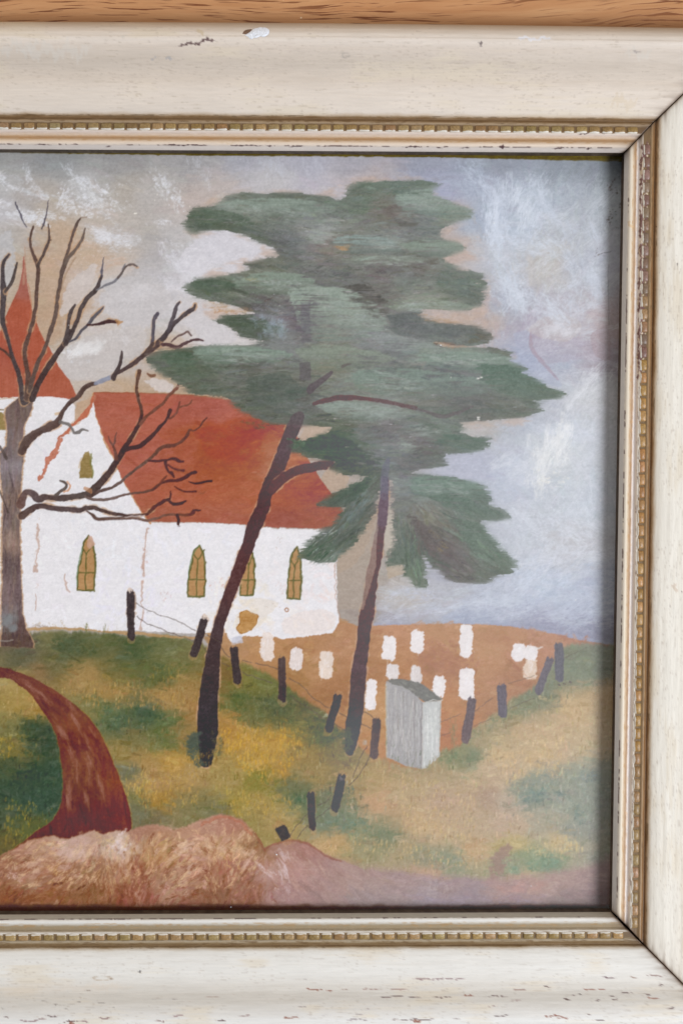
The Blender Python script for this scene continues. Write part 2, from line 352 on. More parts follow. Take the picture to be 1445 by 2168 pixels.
broad([(1050,410),(1046,520)], 16, 95, (208,214,226)); broad([(1085,400),(1130,480)], 18, 108, (206,212,222)); broad([(1060,540),(1100,640)], 14, 80, (204,210,221)); broad([(1100,520),(1170,535),(1215,575)], 12, None, (205,210,220), 60, 12); broad([(1060,600),(1150,650),(1200,690)], 14, None, (204,208,218)); broad([(1150,700),(1210,700)], 10, 150, (208,206,212), 40, 14)
broad([(1000,360),(1040,410),(1060,440)], 10, None, (198,204,218), 60, 12); broad([(1130,380),(1180,480),(1250,500)], 14, 60, (196,202,214)); broad([(1240,560),(1280,650)], 12, 75, (196,201,212)); broad([(1180,860),(1290,800)], 16, 130, (208,209,214)); broad([(1130,1020),(1150,940),(1200,910)], 18, 100, (226,226,227), 60, 14); broad([(1060,980),(1130,1010)], 12, 150, (206,208,216))
broad([(1070,1080),(1150,1130),(1290,1120)], 22, 30, (206,209,217)); broad([(960,1290),(1080,1270),(1130,1230)], 22, None, (198,203,214)); broad([(1100,1200),(1200,1170),(1290,1190)], 18, None, (208,210,218)); broad([(1180,1300),(1290,1280)], 12, None, (192,196,210)); broad([(1200,960),(1290,1050)], 14, 60, (204,206,213))
broad([(150,360),(200,420),(240,450)], 14, None, (212,212,214), 50, 12); broad([(340,380),(390,440)], 10, 60, (212,212,214), 40, 12); broad([(190,495),(270,505)], 12, 10, (212,210,214), 46, 12); broad([(20,455),(110,458)], 12, 8, (212,212,216), 40, 10); broad([(350,520),(400,600)], 12, 60, (210,209,214), 50, 14); broad([(150,745),(210,735)], 12, 150, (220,218,218), 34, 16, .7, .4); broad([(0,370),(60,400),(100,420)], 10, None, (200,202,206), 46, 10); broad([(500,350),(700,360)], 12, 70, (200,200,208), 50, 12, .4)
fill([(790,1318),(900,1322),(1000,1318),(1080,1322),(1150,1330),(1225,1345),(1300,1362),(1300,1376),(790,1340)], (158,160,182), 5, 3, .6, 5)

# ---- ground base
cem = Field([(560,1370,(182,132,88)),(640,1360,(176,126,85)),(680,1410,(186,136,92)),(620,1440,(162,114,68)),(720,1450,(165,112,72)),(720,1380,(180,130,92)),(860,1330,(192,138,102)),(860,1400,(184,130,88)),(930,1400,(172,116,84)),(940,1350,(186,136,96)),(1030,1380,(190,140,100)),(1020,1420,(184,132,92)),(1060,1350,(184,132,94)),(1080,1430,(172,120,88)),(1040,1480,(176,126,90)),(960,1500,(186,128,84)),(950,1560,(180,118,80)),(1180,1350,(186,134,104)),(1240,1370,(172,120,98)),(800,1500,(190,140,92)),(760,1420,(170,118,78)),(500,1350,(180,138,100)),(450,1345,(180,135,92)),(930,1530,(182,120,80))])
CEM = [(440,1335),(500,1340),(690,1330),(713,1310),(760,1326),(860,1322),(960,1320),(1020,1322),(1080,1326),(1150,1338),(1230,1355),(1300,1367),(1345,1372),(1345,1640),(440,1640)]
b, m = poly_mask(CEM, 3, 2)
CAN[b] = CAN[b] * (1 - m[..., None]) + m[..., None] * (cem.area(b) + 6 * N_MID[b][..., None])
strokes(CEM[:13] + [(1290,1420),(1100,1500),(960,1600),(800,1600),(680,1520),(560,1440),(440,1390)], cem, 520, 34, 12, 0, .9, .35, 9, 14, angj=30)
scumble([(870,1360),(960,1355),(1010,1400),(990,1430),(900,1420)], (160,108,88), .5, tex='f', soft=12)
scumble([(1020,1350),(1090,1345),(1110,1365),(1060,1372)], (170,120,90), .5, tex='f', soft=12)

gr = Field([(x, y, c) for x, y, c in [
 (-500,1400,(100,100,68)),(-400,1600,(150,130,75)),(-200,1700,(110,105,65)),(-150,1360,(100,98,68)),(-300,1800,(80,90,60)),
 (20,1350,(108,95,76)),(100,1345,(118,114,76)),(60,1370,(95,96,76)),(200,1360,(96,100,66)),(150,1370,(84,92,64)),(280,1380,(80,92,62)),(350,1370,(106,110,72)),(400,1400,(112,110,70)),(30,1400,(100,98,74)),(100,1405,(104,100,66)),(250,1430,(120,110,66)),(330,1430,(94,100,60)),(80,1420,(140,112,76)),(180,1440,(160,130,80)),(240,1460,(165,130,76)),(400,1450,(160,126,76)),(350,1480,(165,131,79)),(400,1430,(135,118,66)),
 (20,1440,(168,144,86)),(60,1480,(170,140,80)),(20,1500,(165,140,80)),(80,1500,(166,130,66)),(20,1530,(120,115,70)),(70,1535,(60,78,56)),(100,1560,(60,76,60)),(30,1590,(130,116,62)),(20,1610,(75,86,60)),(60,1640,(55,75,57)),(100,1640,(58,80,62)),(20,1680,(60,80,62)),(90,1700,(60,82,67)),(20,1720,(80,92,70)),(60,1750,(92,98,56)),(20,1790,(102,92,52)),
 (190,1500,(130,122,76)),(230,1510,(95,108,72)),(250,1530,(84,98,72)),(310,1515,(70,90,70)),(340,1530,(94,105,66)),(360,1570,(105,110,66)),(290,1560,(120,112,70)),(250,1590,(146,125,72)),(400,1560,(152,120,72)),(300,1620,(170,136,82)),(370,1610,(180,140,70)),(280,1660,(165,136,88)),(330,1660,(165,131,82)),(400,1640,(166,136,86)),(350,1700,(165,126,60)),(290,1690,(118,116,72)),(270,1640,(108,110,88)),(280,1720,(114,112,86)),(380,1720,(130,120,82)),(430,1720,(125,118,77)),(330,1735,(120,110,82)),(420,1500,(160,120,72)),
 (470,1430,(122,96,52)),(520,1440,(125,118,62)),(560,1450,(108,110,62)),(500,1480,(90,100,57)),(600,1500,(84,92,62)),(650,1500,(105,100,62)),(540,1510,(105,105,64)),(480,1530,(175,131,70)),(520,1560,(182,141,70)),(600,1570,(182,141,66)),(640,1550,(120,112,66)),(680,1560,(94,102,66)),(560,1610,(182,144,72)),(600,1640,(172,132,66)),(650,1600,(150,126,76)),(720,1590,(132,118,80)),(480,1640,(160,136,80)),(560,1650,(130,122,55)),(620,1660,(105,108,75)),(680,1650,(156,131,80)),(500,1700,(155,136,70)),(560,1700,(160,136,76)),(640,1690,(94,108,77)),(700,1680,(112,115,88)),(760,1660,(166,141,97)),(800,1640,(172,146,100)),(450,1720,(114,112,82)),(540,1740,(150,131,77)),(600,1740,(166,141,87)),(740,1740,(122,130,102)),(700,1740,(114,125,102)),(800,1700,(190,151,112)),(860,1680,(181,156,117)),(760,1780,(150,141,102)),(820,1770,(124,128,97)),(700,1790,(185,151,102)),(850,1800,(165,146,107)),
 (830,1620,(170,141,102)),(900,1640,(170,146,107)),(960,1600,(132,130,92)),(1000,1605,(122,128,97)),(1020,1560,(162,145,107)),(1080,1520,(158,141,102)),(1100,1500,(128,130,97)),(1150,1470,(118,122,98)),(1230,1420,(122,128,105)),(1270,1400,(122,125,105)),(1280,1480,(186,156,112)),(1200,1500,(191,161,117)),(1120,1540,(191,161,122)),(1050,1600,(195,166,122)),(1150,1600,(195,166,122)),(1250,1560,(190,166,127)),(1000,1660,(186,161,122)),(940,1700,(180,151,122)),(1020,1680,(170,141,117)),(900,1750,(191,161,117)),(1000,1740,(180,156,122)),(1080,1700,(180,160,136)),(1130,1660,(142,146,126)),(1200,1640,(148,150,130)),(1260,1650,(142,146,130)),(1130,1690,(126,136,120)),(1180,1690,(148,148,130)),(1220,1720,(144,148,130)),(1280,1700,(138,142,128)),(1100,1740,(186,161,132)),(1150,1740,(165,156,132)),(1230,1750,(145,146,132)),(1180,1790,(191,166,122)),(1000,1800,(190,156,112)),(1080,1790,(181,161,107)),(1120,1820,(135,145,110)),(1160,1820,(120,138,110)),(1230,1810,(158,150,127)),(900,1810,(140,136,107)),(960,1820,(135,140,112)),(1080,1840,(142,146,117)),(1280,1820,(140,141,122)),(900,1850,(186,151,122)),(1100,1860,(190,161,122)),(1050,1640,(190,164,130)),(1100,1620,(190,164,128)),(1180,1600,(190,166,132)),(1060,1740,(184,158,130)),(1160,1560,(192,164,124)),(860,1740,(186,156,118)),(930,1760,(186,158,120)),(960,1720,(184,156,122))]], soft=16, sat=.92, add=(1, 0, 0))
GR = [(-600,1345),(-60,1350),(0,1345),(60,1342),(110,1336),(190,1338),(240,1342),(300,1346),(360,1345),(420,1356),(455,1385),(478,1392),(520,1405),(560,1422),(600,1448),(640,1478),(690,1510),(715,1540),(740,1560),(770,1590),(810,1612),(880,1628),(932,1590),(975,1575),(1000,1545),(1040,1515),(1085,1480),(1120,1462),(1150,1440),(1170,1400),(1190,1370),(1240,1362),(1345,1368),(1345,1962),(-600,1962)]
b, m = poly_mask(GR, 5, 6, False)
m = soften(m, 3, 2, True, False)
CAN[b] = CAN[b] * (1 - m[..., None]) + m[..., None] * (gr.area(b) + 5 * (N_MID[b] + N_FINE[b])[..., None])
GM = np.zeros((PH, PW), np.float32); GM[b] = m
strokes(GR, gr, 5200, 30, 9, 0, .9, .4, 10, 16, clip=GM, angj=16)
strokes([(-600,1440),(1345,1880)], gr, 9000, 15, 4, 90, .85, .4, 15, 18, clip=GM, angj=10)
def tufts(pts, col, n, L=13, a=.7):
    strokes(pts, np.array(col, np.float32), n, L, 3.6, 90, a, .3, 9, 0, clip=GM, angj=12, relief=.5)
tufts([(310,1412),(385,1408),(390,1440),(300,1440)], (165,140,70), 40, a=.45); tufts([(120,1455),(250,1445),(420,1470),(420,1500),(170,1500)], (178,142,85), 160)
tufts([(470,1540),(650,1545),(640,1590),(600,1640),(560,1660),(500,1620),(465,1580)], (196,152,62), 330); tufts([(480,1670),(620,1690),(610,1735),(490,1730)], (182,150,74), 120); tufts([(280,1655),(420,1625),(420,1700),(300,1715)], (184,148,78), 180)
tufts([(740,1770),(900,1790),(1010,1840),(900,1835),(760,1800)], (206,172,118), 90); tufts([(850,1640),(1010,1690),(1000,1780),(850,1760)], (196,166,118), 220); tufts([(1040,1600),(1200,1560),(1180,1640),(1060,1660)], (206,176,128), 160); tufts([(1100,1800),(1200,1770),(1240,1800),(1150,1810)], (205,182,130), 90)
tufts([(10,1690),(120,1710),(90,1760),(10,1800)], (160,138,60), 90); tufts([(0,1560),(40,1560),(20,1610),(0,1610)], (178,148,60), 30); tufts([(260,1640),(320,1635),(320,1680),(265,1690)], (190,160,90), 60)
def teal(pts, col, n, ang=0, a=.6): strokes(pts, np.array(col, np.float32), n, 17, 7, ang, a, .55, 9, 0, clip=GM, angj=50)
teal([(1105,1655),(1180,1630),(1285,1630),(1290,1700),(1240,1740),(1200,1710),(1140,1700),(1090,1700)], (128,138,126), 190); teal([(1120,1670),(1150,1670),(1150,1700),(1110,1700)], (106,124,116), 46); teal([(1225,1640),(1262,1636),(1262,1655),(1230,1655)], (112,124,122), 16); teal([(1170,1675),(1195,1680),(1190,1690)], (104,118,112), 14); teal([(1205,1700),(1225,1700),(1240,1745),(1220,1750)], (118,132,122), 24)
teal([(1110,1820),(1180,1815),(1190,1840),(1120,1845)], (112,136,112), 60); teal([(1060,1835),(1100,1835),(1095,1855)], (120,142,115), 22); teal([(690,1735),(770,1735),(790,1760),(730,1765),(695,1750)], (100,122,104), 46, 0); teal([(735,1765),(840,1755),(830,1780),(760,1782)], (112,126,100), 34); teal([(615,1685),(660,1682),(660,1700),(625,1702)], (76,100,72), 30); teal([(690,1670),(760,1665),(770,1690),(700,1700)], (104,112,84), 26)
teal([(925,1600),(1015,1595),(1020,1612),(930,1620)], (108,122,88), 46); teal([(960,1560),(1060,1520),(1100,1500),(1040,1550),(980,1580)], (124,130,98), 40); teal([(1190,1375),(1290,1380),(1285,1420),(1220,1440),(1140,1470),(1080,1500),(1100,1470),(1160,1430)], (122,128,108), 150); teal([(1020,1510),(1100,1500),(1150,1480),(1100,1520),(1040,1530)], (118,128,98), 40)
teal([(205,1500),(260,1490),(270,1540),(225,1545)], (76,98,72), 50); teal([(285,1500),(350,1505),(350,1535),(300,1530)], (66,88,66), 50); teal([(330,1530),(380,1530),(375,1590),(340,1580)], (96,106,66), 40); teal([(110,1355),(200,1350),(215,1385),(140,1385)], (74,88,64), 60); teal([(270,1370),(330,1365),(320,1395),(270,1395)], (70,84,56), 44); teal([(300,1410),(400,1405),(390,1430),(310,1428)], (84,96,58), 44)
teal([(40,1525),(90,1520),(118,1560),(125,1650),(110,1720),(30,1740),(0,1700),(0,1620),(50,1590)], (54,76,58), 180); teal([(520,1480),(620,1470),(680,1510),(740,1560),(700,1575),(640,1540),(540,1510)], (84,94,60), 110); teal([(485,1465),(530,1460),(530,1510),(495,1510)], (80,92,54), 40); teal([(540,1640),(600,1650),(570,1665)], (100,110,52), 16)
scumble([(1035,1850),(1052,1800),(1072,1790),(1080,1800),(1062,1850),(1028,1880),(1020,1870)], (150,120,108), .8, tex='m', thr=-.6, soft=10)
# rim of bare tan under the church wall
line([(55,1334),(110,1330),(180,1332),(240,1338),(300,1342),(360,1348),(425,1350)], 6, (178,140,96), .8, rough=2)

# ---- path
path = [(-600,1400),(-200,1398),(0,1413),(31,1420),(78,1439),(125,1467),(168,1500),(199,1533),(224,1577),(246,1629),(265,1679),(279,1739),(271,1762),(230,1770),(199,1762),(174,1770),(140,1780),(109,1775),(60,1795),(20,1806),(50,1782),(78,1760),(109,1738),(128,1707),(134,1654),(129,1605),(118,1552),(93,1508),(73,1480),(69,1473),(37,1448),(0,1434),(-200,1420),(-600,1425)]
fill([(x - 2 if x < 140 else x + 3, y) for x, y in path], (165,125,60), 3, 3, .35, 8, True)
b, m = poly_mask(path, 1.6, 1.6, True)
pf = Field([(0,1423,(112,62,60)),(60,1445,(118,66,60)),(110,1478,(125,70,62)),(100,1500,(110,58,48)),(150,1530,(130,76,56)),(190,1560,(120,60,46)),(140,1580,(118,62,50)),(180,1620,(128,74,54)),(220,1600,(128,68,48)),(150,1670,(122,70,55)),(190,1680,(112,60,50)),(235,1660,(135,72,50)),(250,1720,(118,54,42)),(150,1730,(108,50,44)),(200,1740,(105,46,40)),(110,1750,(108,52,40)),(50,1790,(110,60,40)),(160,1700,(112,58,52)),(-300,1410,(112,62,58))], soft=14, sat=.92, add=(-4, -7, -12))
lay(b, m, pf.area(b) + 9 * (N_VS[b] * .7 + N_FINE[b] + N_MID[b])[..., None], .4)
PM = np.zeros((PH, PW), np.float32); PM[b] = m
def pang(x, y): return 38 if y < 1470 else (50 if y < 1520 else (66 if y < 1620 else 84))
strokes(path, pf, 520, 44, 8, pang, .8, .35, 12, 6, clip=PM, angj=6)
for pts in ([(60,1452),(85,1468),(108,1490)],[(20,1432),(60,1445)],[(153,1518),(170,1545),(187,1572),(198,1620)],[(127,1545),(138,1560),(150,1590),(158,1625)],[(184,1592),(190,1615),(190,1660)],[(146,1655),(143,1690),(150,1710)],[(205,1640),(216,1668),(222,1705)],[(180,1680),(186,1700)],[(140,1480),(165,1512)],[(165,1615),(163,1650)]):
    q = spline(pts, 8)
    for i in range(len(q) * 2):
        x, y = q[rng.integers(len(q))]
        dab(x + rng.normal(0, 3), y + rng.normal(0, 3), 34, 5, pang(x, y) + rng.normal(0, 4), (158,112,100), .2, .4, 8, .5)
        if i % 2: dab(x + rng.normal(0, 4), y + rng.normal(0, 4), 5, 2.5, 70, (186,152,140), .6, .3, 10, .5)

# ---- brown mass along the foot
bf = Field([(x, y, c) for x, y, c in [
 (-400,1850,(150,95,65)),(-200,1850,(165,115,85)),(-300,1920,(130,75,50)),(30,1840,(158,102,80)),(80,1800,(184,135,112)),(60,1860,(176,128,104)),(150,1800,(195,158,140)),(180,1790,(190,148,130)),(255,1790,(196,165,152)),(130,1850,(160,104,76)),(200,1850,(155,105,78)),(30,1900,(140,78,50)),(100,1920,(145,84,52)),(200,1900,(146,93,62)),(250,1850,(175,122,90)),(320,1800,(184,135,92)),(300,1760,(170,118,100)),(300,1850,(160,98,76)),(350,1880,(172,125,104)),(400,1850,(184,134,110)),(420,1780,(184,135,112)),(280,1900,(145,78,60)),(400,1920,(144,86,68)),(450,1760,(182,132,114)),(480,1740,(174,115,98)),(460,1800,(190,142,105)),(500,1800,(190,145,110)),(520,1840,(168,112,94)),(450,1850,(164,106,84)),(450,1900,(144,92,70)),(540,1900,(148,92,75)),(560,1790,(146,98,66)),(600,1800,(170,122,110)),(650,1800,(164,112,105)),(600,1850,(182,138,130)),(600,1900,(170,128,126)),(700,1850,(170,128,126)),(680,1900,(160,122,122)),(780,1860,(167,128,128)),(780,1900,(155,127,136)),(870,1870,(166,130,136)),(900,1900,(150,128,147)),(960,1880,(156,123,132)),(1000,1900,(147,123,142)),(1060,1880,(172,128,128)),(1100,1890,(157,123,132)),(1130,1870,(176,132,125)),(1200,1860,(172,132,130)),(1200,1900,(142,112,120)),(1280,1850,(150,115,122)),(1290,1900,(120,86,96))]], soft=16, sat=.86, add=(0, 2, -1))
mass = [(-600,1830),(-100,1815),(0,1812),(25,1801),(60,1780),(109,1768),(140,1777),(174,1767),(199,1757),(215,1766),(250,1757),(271,1761),(300,1748),(330,1745),(370,1756),(400,1746),(430,1735),(470,1724),(510,1734),(540,1763),(562,1798),(575,1790),(610,1779),(650,1784),(680,1804),(720,1822),(780,1842),(850,1850),(930,1862),(1000,1865),(1080,1862),(1150,1855),(1230,1838),(1345,1800),(1345,1962),(-600,1962)]
b, m = poly_mask(mass, 2, 3)
m2 = soften(m, 6, 3, True, False); kx = smooth(_xx[b[1]], 640, 860)[None, :]; m = soften(m, 2, 1, True, False) * (1 - kx) + m2 * kx
lay(b, m, bf.area(b) + 7 * (N_MID[b] + N_FINE[b])[..., None], .4)
BM = np.zeros((PH, PW), np.float32); BM[b] = m
def bang(x, y):
    if x < 430: return 125 + 35 * math.sin(x / 55)
    if x < 570: return 60 + 60 * math.sin((x - 430) / 60)
    if x < 800: return 40
    return 4
strokes([(-600,1800),(620,1765),(620,1962),(-600,1962)], bf, 2800, 28, 8, bang, .95, .45, 16, 16, clip=BM, angj=22, bris=16)
strokes([(560,1780),(900,1850),(1345,1840),(1345,1962),(560,1962)], bf, 1100, 46, 12, bang, .85, .35, 6, 12, clip=BM, angj=12)
strokes([(0,1790),(540,1750),(540,1880),(0,1880)], np.array((214,176,136)), 330, 24, 7, bang, .6, .5, 12, 0, clip=BM, angj=24, relief=.8)
strokes([(0,1800),(540,1780),(540,1930),(0,1930)], np.array((126,70,48)), 260, 26, 8, bang, .5, .5, 12, 0, clip=BM, angj=26)
spread = (13, 9); wisp(50, 140, 1820, 185, 1785, 140, 22, 10, (200,168,158), .5, .3); wisp(16, 250, 1795, 262, 1780, 125, 20, 7, (222,205,205), .7, .3); wisp(24, 215, 1775, 245, 1785, 140, 14, 5, (205,178,130), .6)
spread = (8, 6); wisp(20, 20, 1850, 40, 1858, 40, 14, 5, (206,172,160), .7); wisp(18, 105, 1835, 118, 1842, 130, 14, 5, (212,172,120), .6); wisp(14, 370, 1800, 410, 1796, 160, 12, 4, (214,185,175), .7); wisp(14, 340, 1755, 385, 1758, 20, 16, 3, (206,168,150), .6); wisp(24, 430, 1748, 500, 1735, 10, 18, 4, (196,165,140), .5)
wisp(44, 440, 1790, 545, 1810, 35, 26, 3, (208,175,150), .55); wisp(20, 470, 1810, 500, 1840, 70, 22, 3, (205,165,105), .6); wisp(20, 480, 1825, 472, 1850, 100, 20, 4, (160,92,80), .6)
wisp(16, 545, 1830, 575, 1855, 45, 26, 3, (214,190,188), .6, .4, 8); wisp(22, 592, 1815, 604, 1860, 72, 28, 4, (216,196,198), .6, .4, 8); wisp(10, 603, 1870, 613, 1900, 80, 20, 4, (196,172,174), .5); wisp(30, 600, 1810, 700, 1850, 40, 30, 4, (192,160,150), .5)
wisp(14, 900, 1868, 950, 1880, 85, 18, 5, (190,172,172), .4); wisp(30, 860, 1905, 1150, 1908, 0, 40, 6, (150,132,165), .35); wisp(30, 1060, 1885, 1160, 1875, 170, 36, 7, (188,135,128), .4)
line([(560,1800),(578,1789),(612,1779),(652,1787),(680,1806),(722,1824)], 5, (140,84,70), .6, rough=2)
line([(540,1765),(556,1792),(562,1802)], 5, (140,84,62), .5, rough=2); line([(430,1745),(470,1730),(505,1740),(530,1765)], 5, (176,108,84), .5, rough=3)
line([(1041,1925),(1046,1915),(1052,1922),(1058,1913),(1070,1912),(1090,1914)], 1.5, (90,70,95), .5)

b = box(600, 1775, X1, Y1); t = (BM[b] * smooth(_xx[b[1]], 620, 760)[None, :])[..., None]
CAN[b] = CAN[b] * (1 - t) + t * (CAN[b].mean(-1, keepdims=True) * .24 + CAN[b] * .76 + np.array((6, 3, -2), np.float32))
for _ in range(70):
    x = rng.uniform(20, 540); y = np.interp(x, [20, 250, 470, 540], [1815, 1775, 1745, 1800]) + abs(rng.normal(0, 38)) + 8
    dab(x, y, rng.uniform(18, 34), rng.uniform(8, 14), bang(x, y) + rng.normal(0, 15), (206, 172, 152) if rng.random() < .6 else (214, 182, 150), rng.uniform(.3, .6), .45, 12, .6, BM)

# ---- church
fill([(-200,846),(-60,842),(0,842),(60,840),(109,838),(149,845),(158,858),(162,874),(170,880),(197,850),(207,887),(221,930),(240,968),(255,1008),(274,1039),(302,1086),(317,1106),(450,1108),(523,1112),(564,1118),(679,1121),(712,1130),(713,1183),(713,1292),(718,1317),(704,1339),(654,1347),(598,1353),(579,1348),(514,1347),(497,1364),(486,1358),(480,1340),(414,1341),(350,1338),(280,1335),(218,1336),(181,1330),(106,1327),(78,1320),(50,1333),(-200,1335)], (226,223,226), 2.2, 2.2, 1, 5, relief=.9)
wf = Field([(60,900,(212,210,214)),(130,870,(220,217,218)),(150,1000,(216,213,217)),(250,1050,(220,216,220)),(100,1150,(224,221,224)),(250,1150,(222,220,227)),(350,1200,(222,219,228)),(250,1250,(220,216,228)),(100,1280,(224,219,224)),(450,1150,(222,219,226)),(650,1150,(226,222,226)),(600,1250,(222,216,222)),(560,1300,(226,218,212)),(670,1240,(226,212,212)),(690,1280,(226,208,204)),(620,1320,(228,222,218)),(600,1335,(226,212,202)),(550,1280,(224,214,200))], add=(4, 5, 4), sat=1.0)
CH = np.zeros((PH, PW), np.float32)
b, m = poly_mask([(6,850),(150,850),(165,880),(196,858),(240,975),(315,1110),(560,1120),(708,1130),(710,1330),(600,1345),(500,1340),(50,1328),(6,1328)], 2, 2); CH[b] = m
strokes([(0,845),(712,1120),(712,1340),(0,1340),(0,845)], wf, 700, 30, 10, lambda x, y: 10 + 60 * math.sin(x / 40 + y / 31), .85, .35, 3.5, 14, clip=CH, angj=30, relief=.6)
strokes([(40,850),(320,1100),(700,1130),(700,1340),(40,1330)], np.array((234,232,236)), 260, 16, 4, 20, .5, .55, 3, 0, clip=CH, angj=60, relief=1.0)
fill([(532,1290),(505,1275),(530,1266),(570,1270),(590,1280),(570,1300),(545,1330),(505,1335),(500,1300)], (222,208,190), 3, 3, .45, 5, True)
fill([(600,1310),(640,1295),(690,1290),(712,1310),(690,1338),(620,1345),(596,1330)], (226,210,202), 3, 3, .5, 5, True)
rf = Field([(210,860,(176,92,68)),(250,900,(180,96,72)),(330,870,(182,94,70)),(400,860,(172,88,68)),(300,960,(180,94,72)),(450,870,(176,92,75)),(480,890,(184,98,76)),(430,920,(170,80,46)),(460,980,(168,82,44)),(400,960,(172,86,56)),(380,1050,(178,92,62)),(450,1040,(176,90,56)),(520,920,(162,72,36)),(560,900,(165,75,45)),(530,980,(168,82,46)),(570,950,(184,112,76)),(580,980,(184,118,84)),(550,1040,(178,94,58)),(480,1100,(172,92,66)),(620,1050,(172,84,54)),(640,1000,(172,90,58)),(680,1040,(164,74,46)),(600,1100,(160,82,62)),(690,1090,(164,86,60)),(700,1110,(165,86,62)),(350,1100,(170,92,66)),(640,950,(190,110,72))], soft=20, sat=.9, add=(-3, 1, 6))
RF = [(199,831),(280,831),(405,837),(450,843),(560,853),(620,880),(629,924),(654,974),(676,1011),(698,1039),(722,1075),(740,1112),(712,1122),(679,1119),(564,1116),(523,1111),(450,1107),(317,1104),(302,1085),(274,1038),(255,1006),(240,966),(221,928),(206,885),(198,850)]
line([(199,832),(207,886),(221,930),(240,968),(274,1039),(302,1086),(318,1106)], 5, (188,135,92), .8, rough=2, curve=False)
b, m = poly_mask(RF, 1.3, 1.6)
lay(b, m, rf.area(b) + 5 * (N_MID[b] + N_HS[b])[..., None], .3)
RM = np.zeros((PH, PW), np.float32); RM[b] = m
strokes(RF, rf, 800, 44, 10, -5, .8, .4, 6, 12, clip=RM, angj=22)
scumble([(420,900),(520,890),(560,930),(520,980),(430,960)], (158,62,26), .45, tex='m', thr=-.3)
line([(200,831),(300,832),(405,837),(470,845)], 2.5, (150,84,60), .7)
# steeple and its skirt
st = [(50,540),(54,560),(58,600),(67,653),(77,680),(93,720),(106,737),(125,776),(148,806),(163,838),(149,846),(109,839),(60,840),(0,842),(-60,844),(-62,836),(-30,800),(-5,740),(0,705),(16,662),(38,615),(46,585)]
b, m = poly_mask(st, 1.2, 1.2)
sf = Field([(50,600,(168,100,88)),(50,660,(176,88,66)),(20,720,(174,86,66)),(80,740,(178,90,68)),(30,800,(176,94,74)),(120,820,(174,92,70)),(0,760,(168,86,70)),(0,830,(178,96,74)),(60,830,(176,92,72))])
lay(b, m, sf.area(b) + 5 * (N_MID[b] + N_VS[b])[..., None], .3)
line([(53,522),(53,560),(51,600)], [1.5, 3, 6], (180,140,120), .6)
line([(60,700),(66,640),(60,600)], 2, (190,110,80), .5)
line([(199,838),(190,862),(178,880),(162,893),(150,905),(140,917)], [5, 9, 11, 8, 6, 5], (182,104,80), .95, halo=TAN, rough=2.5)
line([(140,917),(128,930),(122,946),(112,960),(103,975),(95,990),(86,1010)], [5, 8, 10, 9, 10, 9, 8], (184,112,90), .9, rough=5)
fill([(163,852),(186,845),(196,835),(188,858),(170,880),(158,893),(160,875)], (190,162,138), 2, 2, .95)
line([(-4,845),(20,843),(60,846)], 3, (196,170,140), .6, rough=2)
# weathered joints in the whitewash
for pts, w in (([(313,1120),(309,1150),(305,1190),(303,1215)],[5,3,6,8]),([(302,1232),(300,1260),(301,1300),(299,1335)],[6,3,3,3]),([(82,1110),(78,1140),(80,1170),(76,1210)],[5,4,3,5]),([(76,1255),(75,1290)],[3,4]),([(139,1215),(140,1240),(147,1253)],[3,4,3]),([(710,1190),(710,1260),(716,1310)],[3,2,2])):
    line(pts, w, (178,140,122), .6, rough=3.5)
spread = (3, 12); wisp(40, 305, 1130, 303, 1235, 80, 6, 3, (172,120,100), .5, .5, 30); wisp(34, 80, 1110, 76, 1280, 70, 6, 2.5, (190,160,140), .5, .5, 30); spread = (6, 6); wisp(16, 352, 1255, 348, 1270, 110, 7, 2, (180,120,110), .5); wisp(12, 455, 1240, 465, 1235, 150, 8, 2, (196,130,110), .5); wisp(20, 592, 1235, 600, 1250, 110, 8, 3, (206,170,160), .5); wisp(10, 585, 1140, 588, 1144, 60, 5, 2, (150,110,80), .6)
spread = (14, 5); wisp(40, 80, 1326, 240, 1332, 90, 10, 3, (175,148,110), .6); spread = (2, 3); wisp(10, 183, 1320, 183, 1340, 85, 14, 2, (110,110,70), .8); wisp(10, 222, 1328, 224, 1345, 85, 12, 2, (115,112,70), .7)
for p in ((92,1128),(245,1165),(160,1150)): dab(*p, 12, 3, 100, (205,200,204), .5, .5)
# windows
FR = (98, 96, 56); PANE = (176, 136, 94)
def lancet(xl, xr, yb, ys, xt, yt, cross, mx, split, lean=0, fr=FR):
    pts = [(xl, yb), (xl + 1, cross), (xl + lean + 2, ys + 18), (xl + lean + (xt - xl - lean) * .35, ys - 6), (xt, yt), (xr - (xr - xt) * .3, ys - 4), (xr + 1, ys + 18), (xr + 2, cross), (xr - 1, yb)]
    fill(pts, PANE, .8, .8, 1, 8)
    line(pts + [pts[0]], 4, fr, .9, rough=1.6, curve=False, tex=12)
    line([(mx, split), (mx - 2, (split + yb) / 2), (mx - 3, yb)], 3.2, fr, .85, rough=1.2)
    line([(mx, split), (mx - 9, split - 14)], 3, fr, .85, rough=1.2, curve=False); line([(mx, split), (xr - 1, split - 22)], 3, fr, .8, rough=1.2, curve=False)
    line([(xl + 2, cross), (xr, cross)], 3.4, fr, .75, rough=1.2, curve=False)
lancet(164, 200, 1250, 1155, 188, 1134, 1213, 184, 1172, 8); fill([(184,1155),(188,1134),(195,1136),(202,1152),(190,1163)], (196,158,138), 1, 1, .9)
line([(163,1240),(164,1215),(168,1185),(175,1158)], 2.5, (120,140,110), .8)
lancet(398, 433, 1263, 1172, 422, 1155, 1227, 419, 1186, 6); line([(399,1225),(404,1186),(414,1165),(422,1154)], 2, (110,132,96), .8)
lancet(509, 537, 1260, 1175, 531, 1163, 1228, 527, 1196, 4)
lancet(608, 636, 1268, 1178, 629, 1157, 1229, 624, 1198, 4)
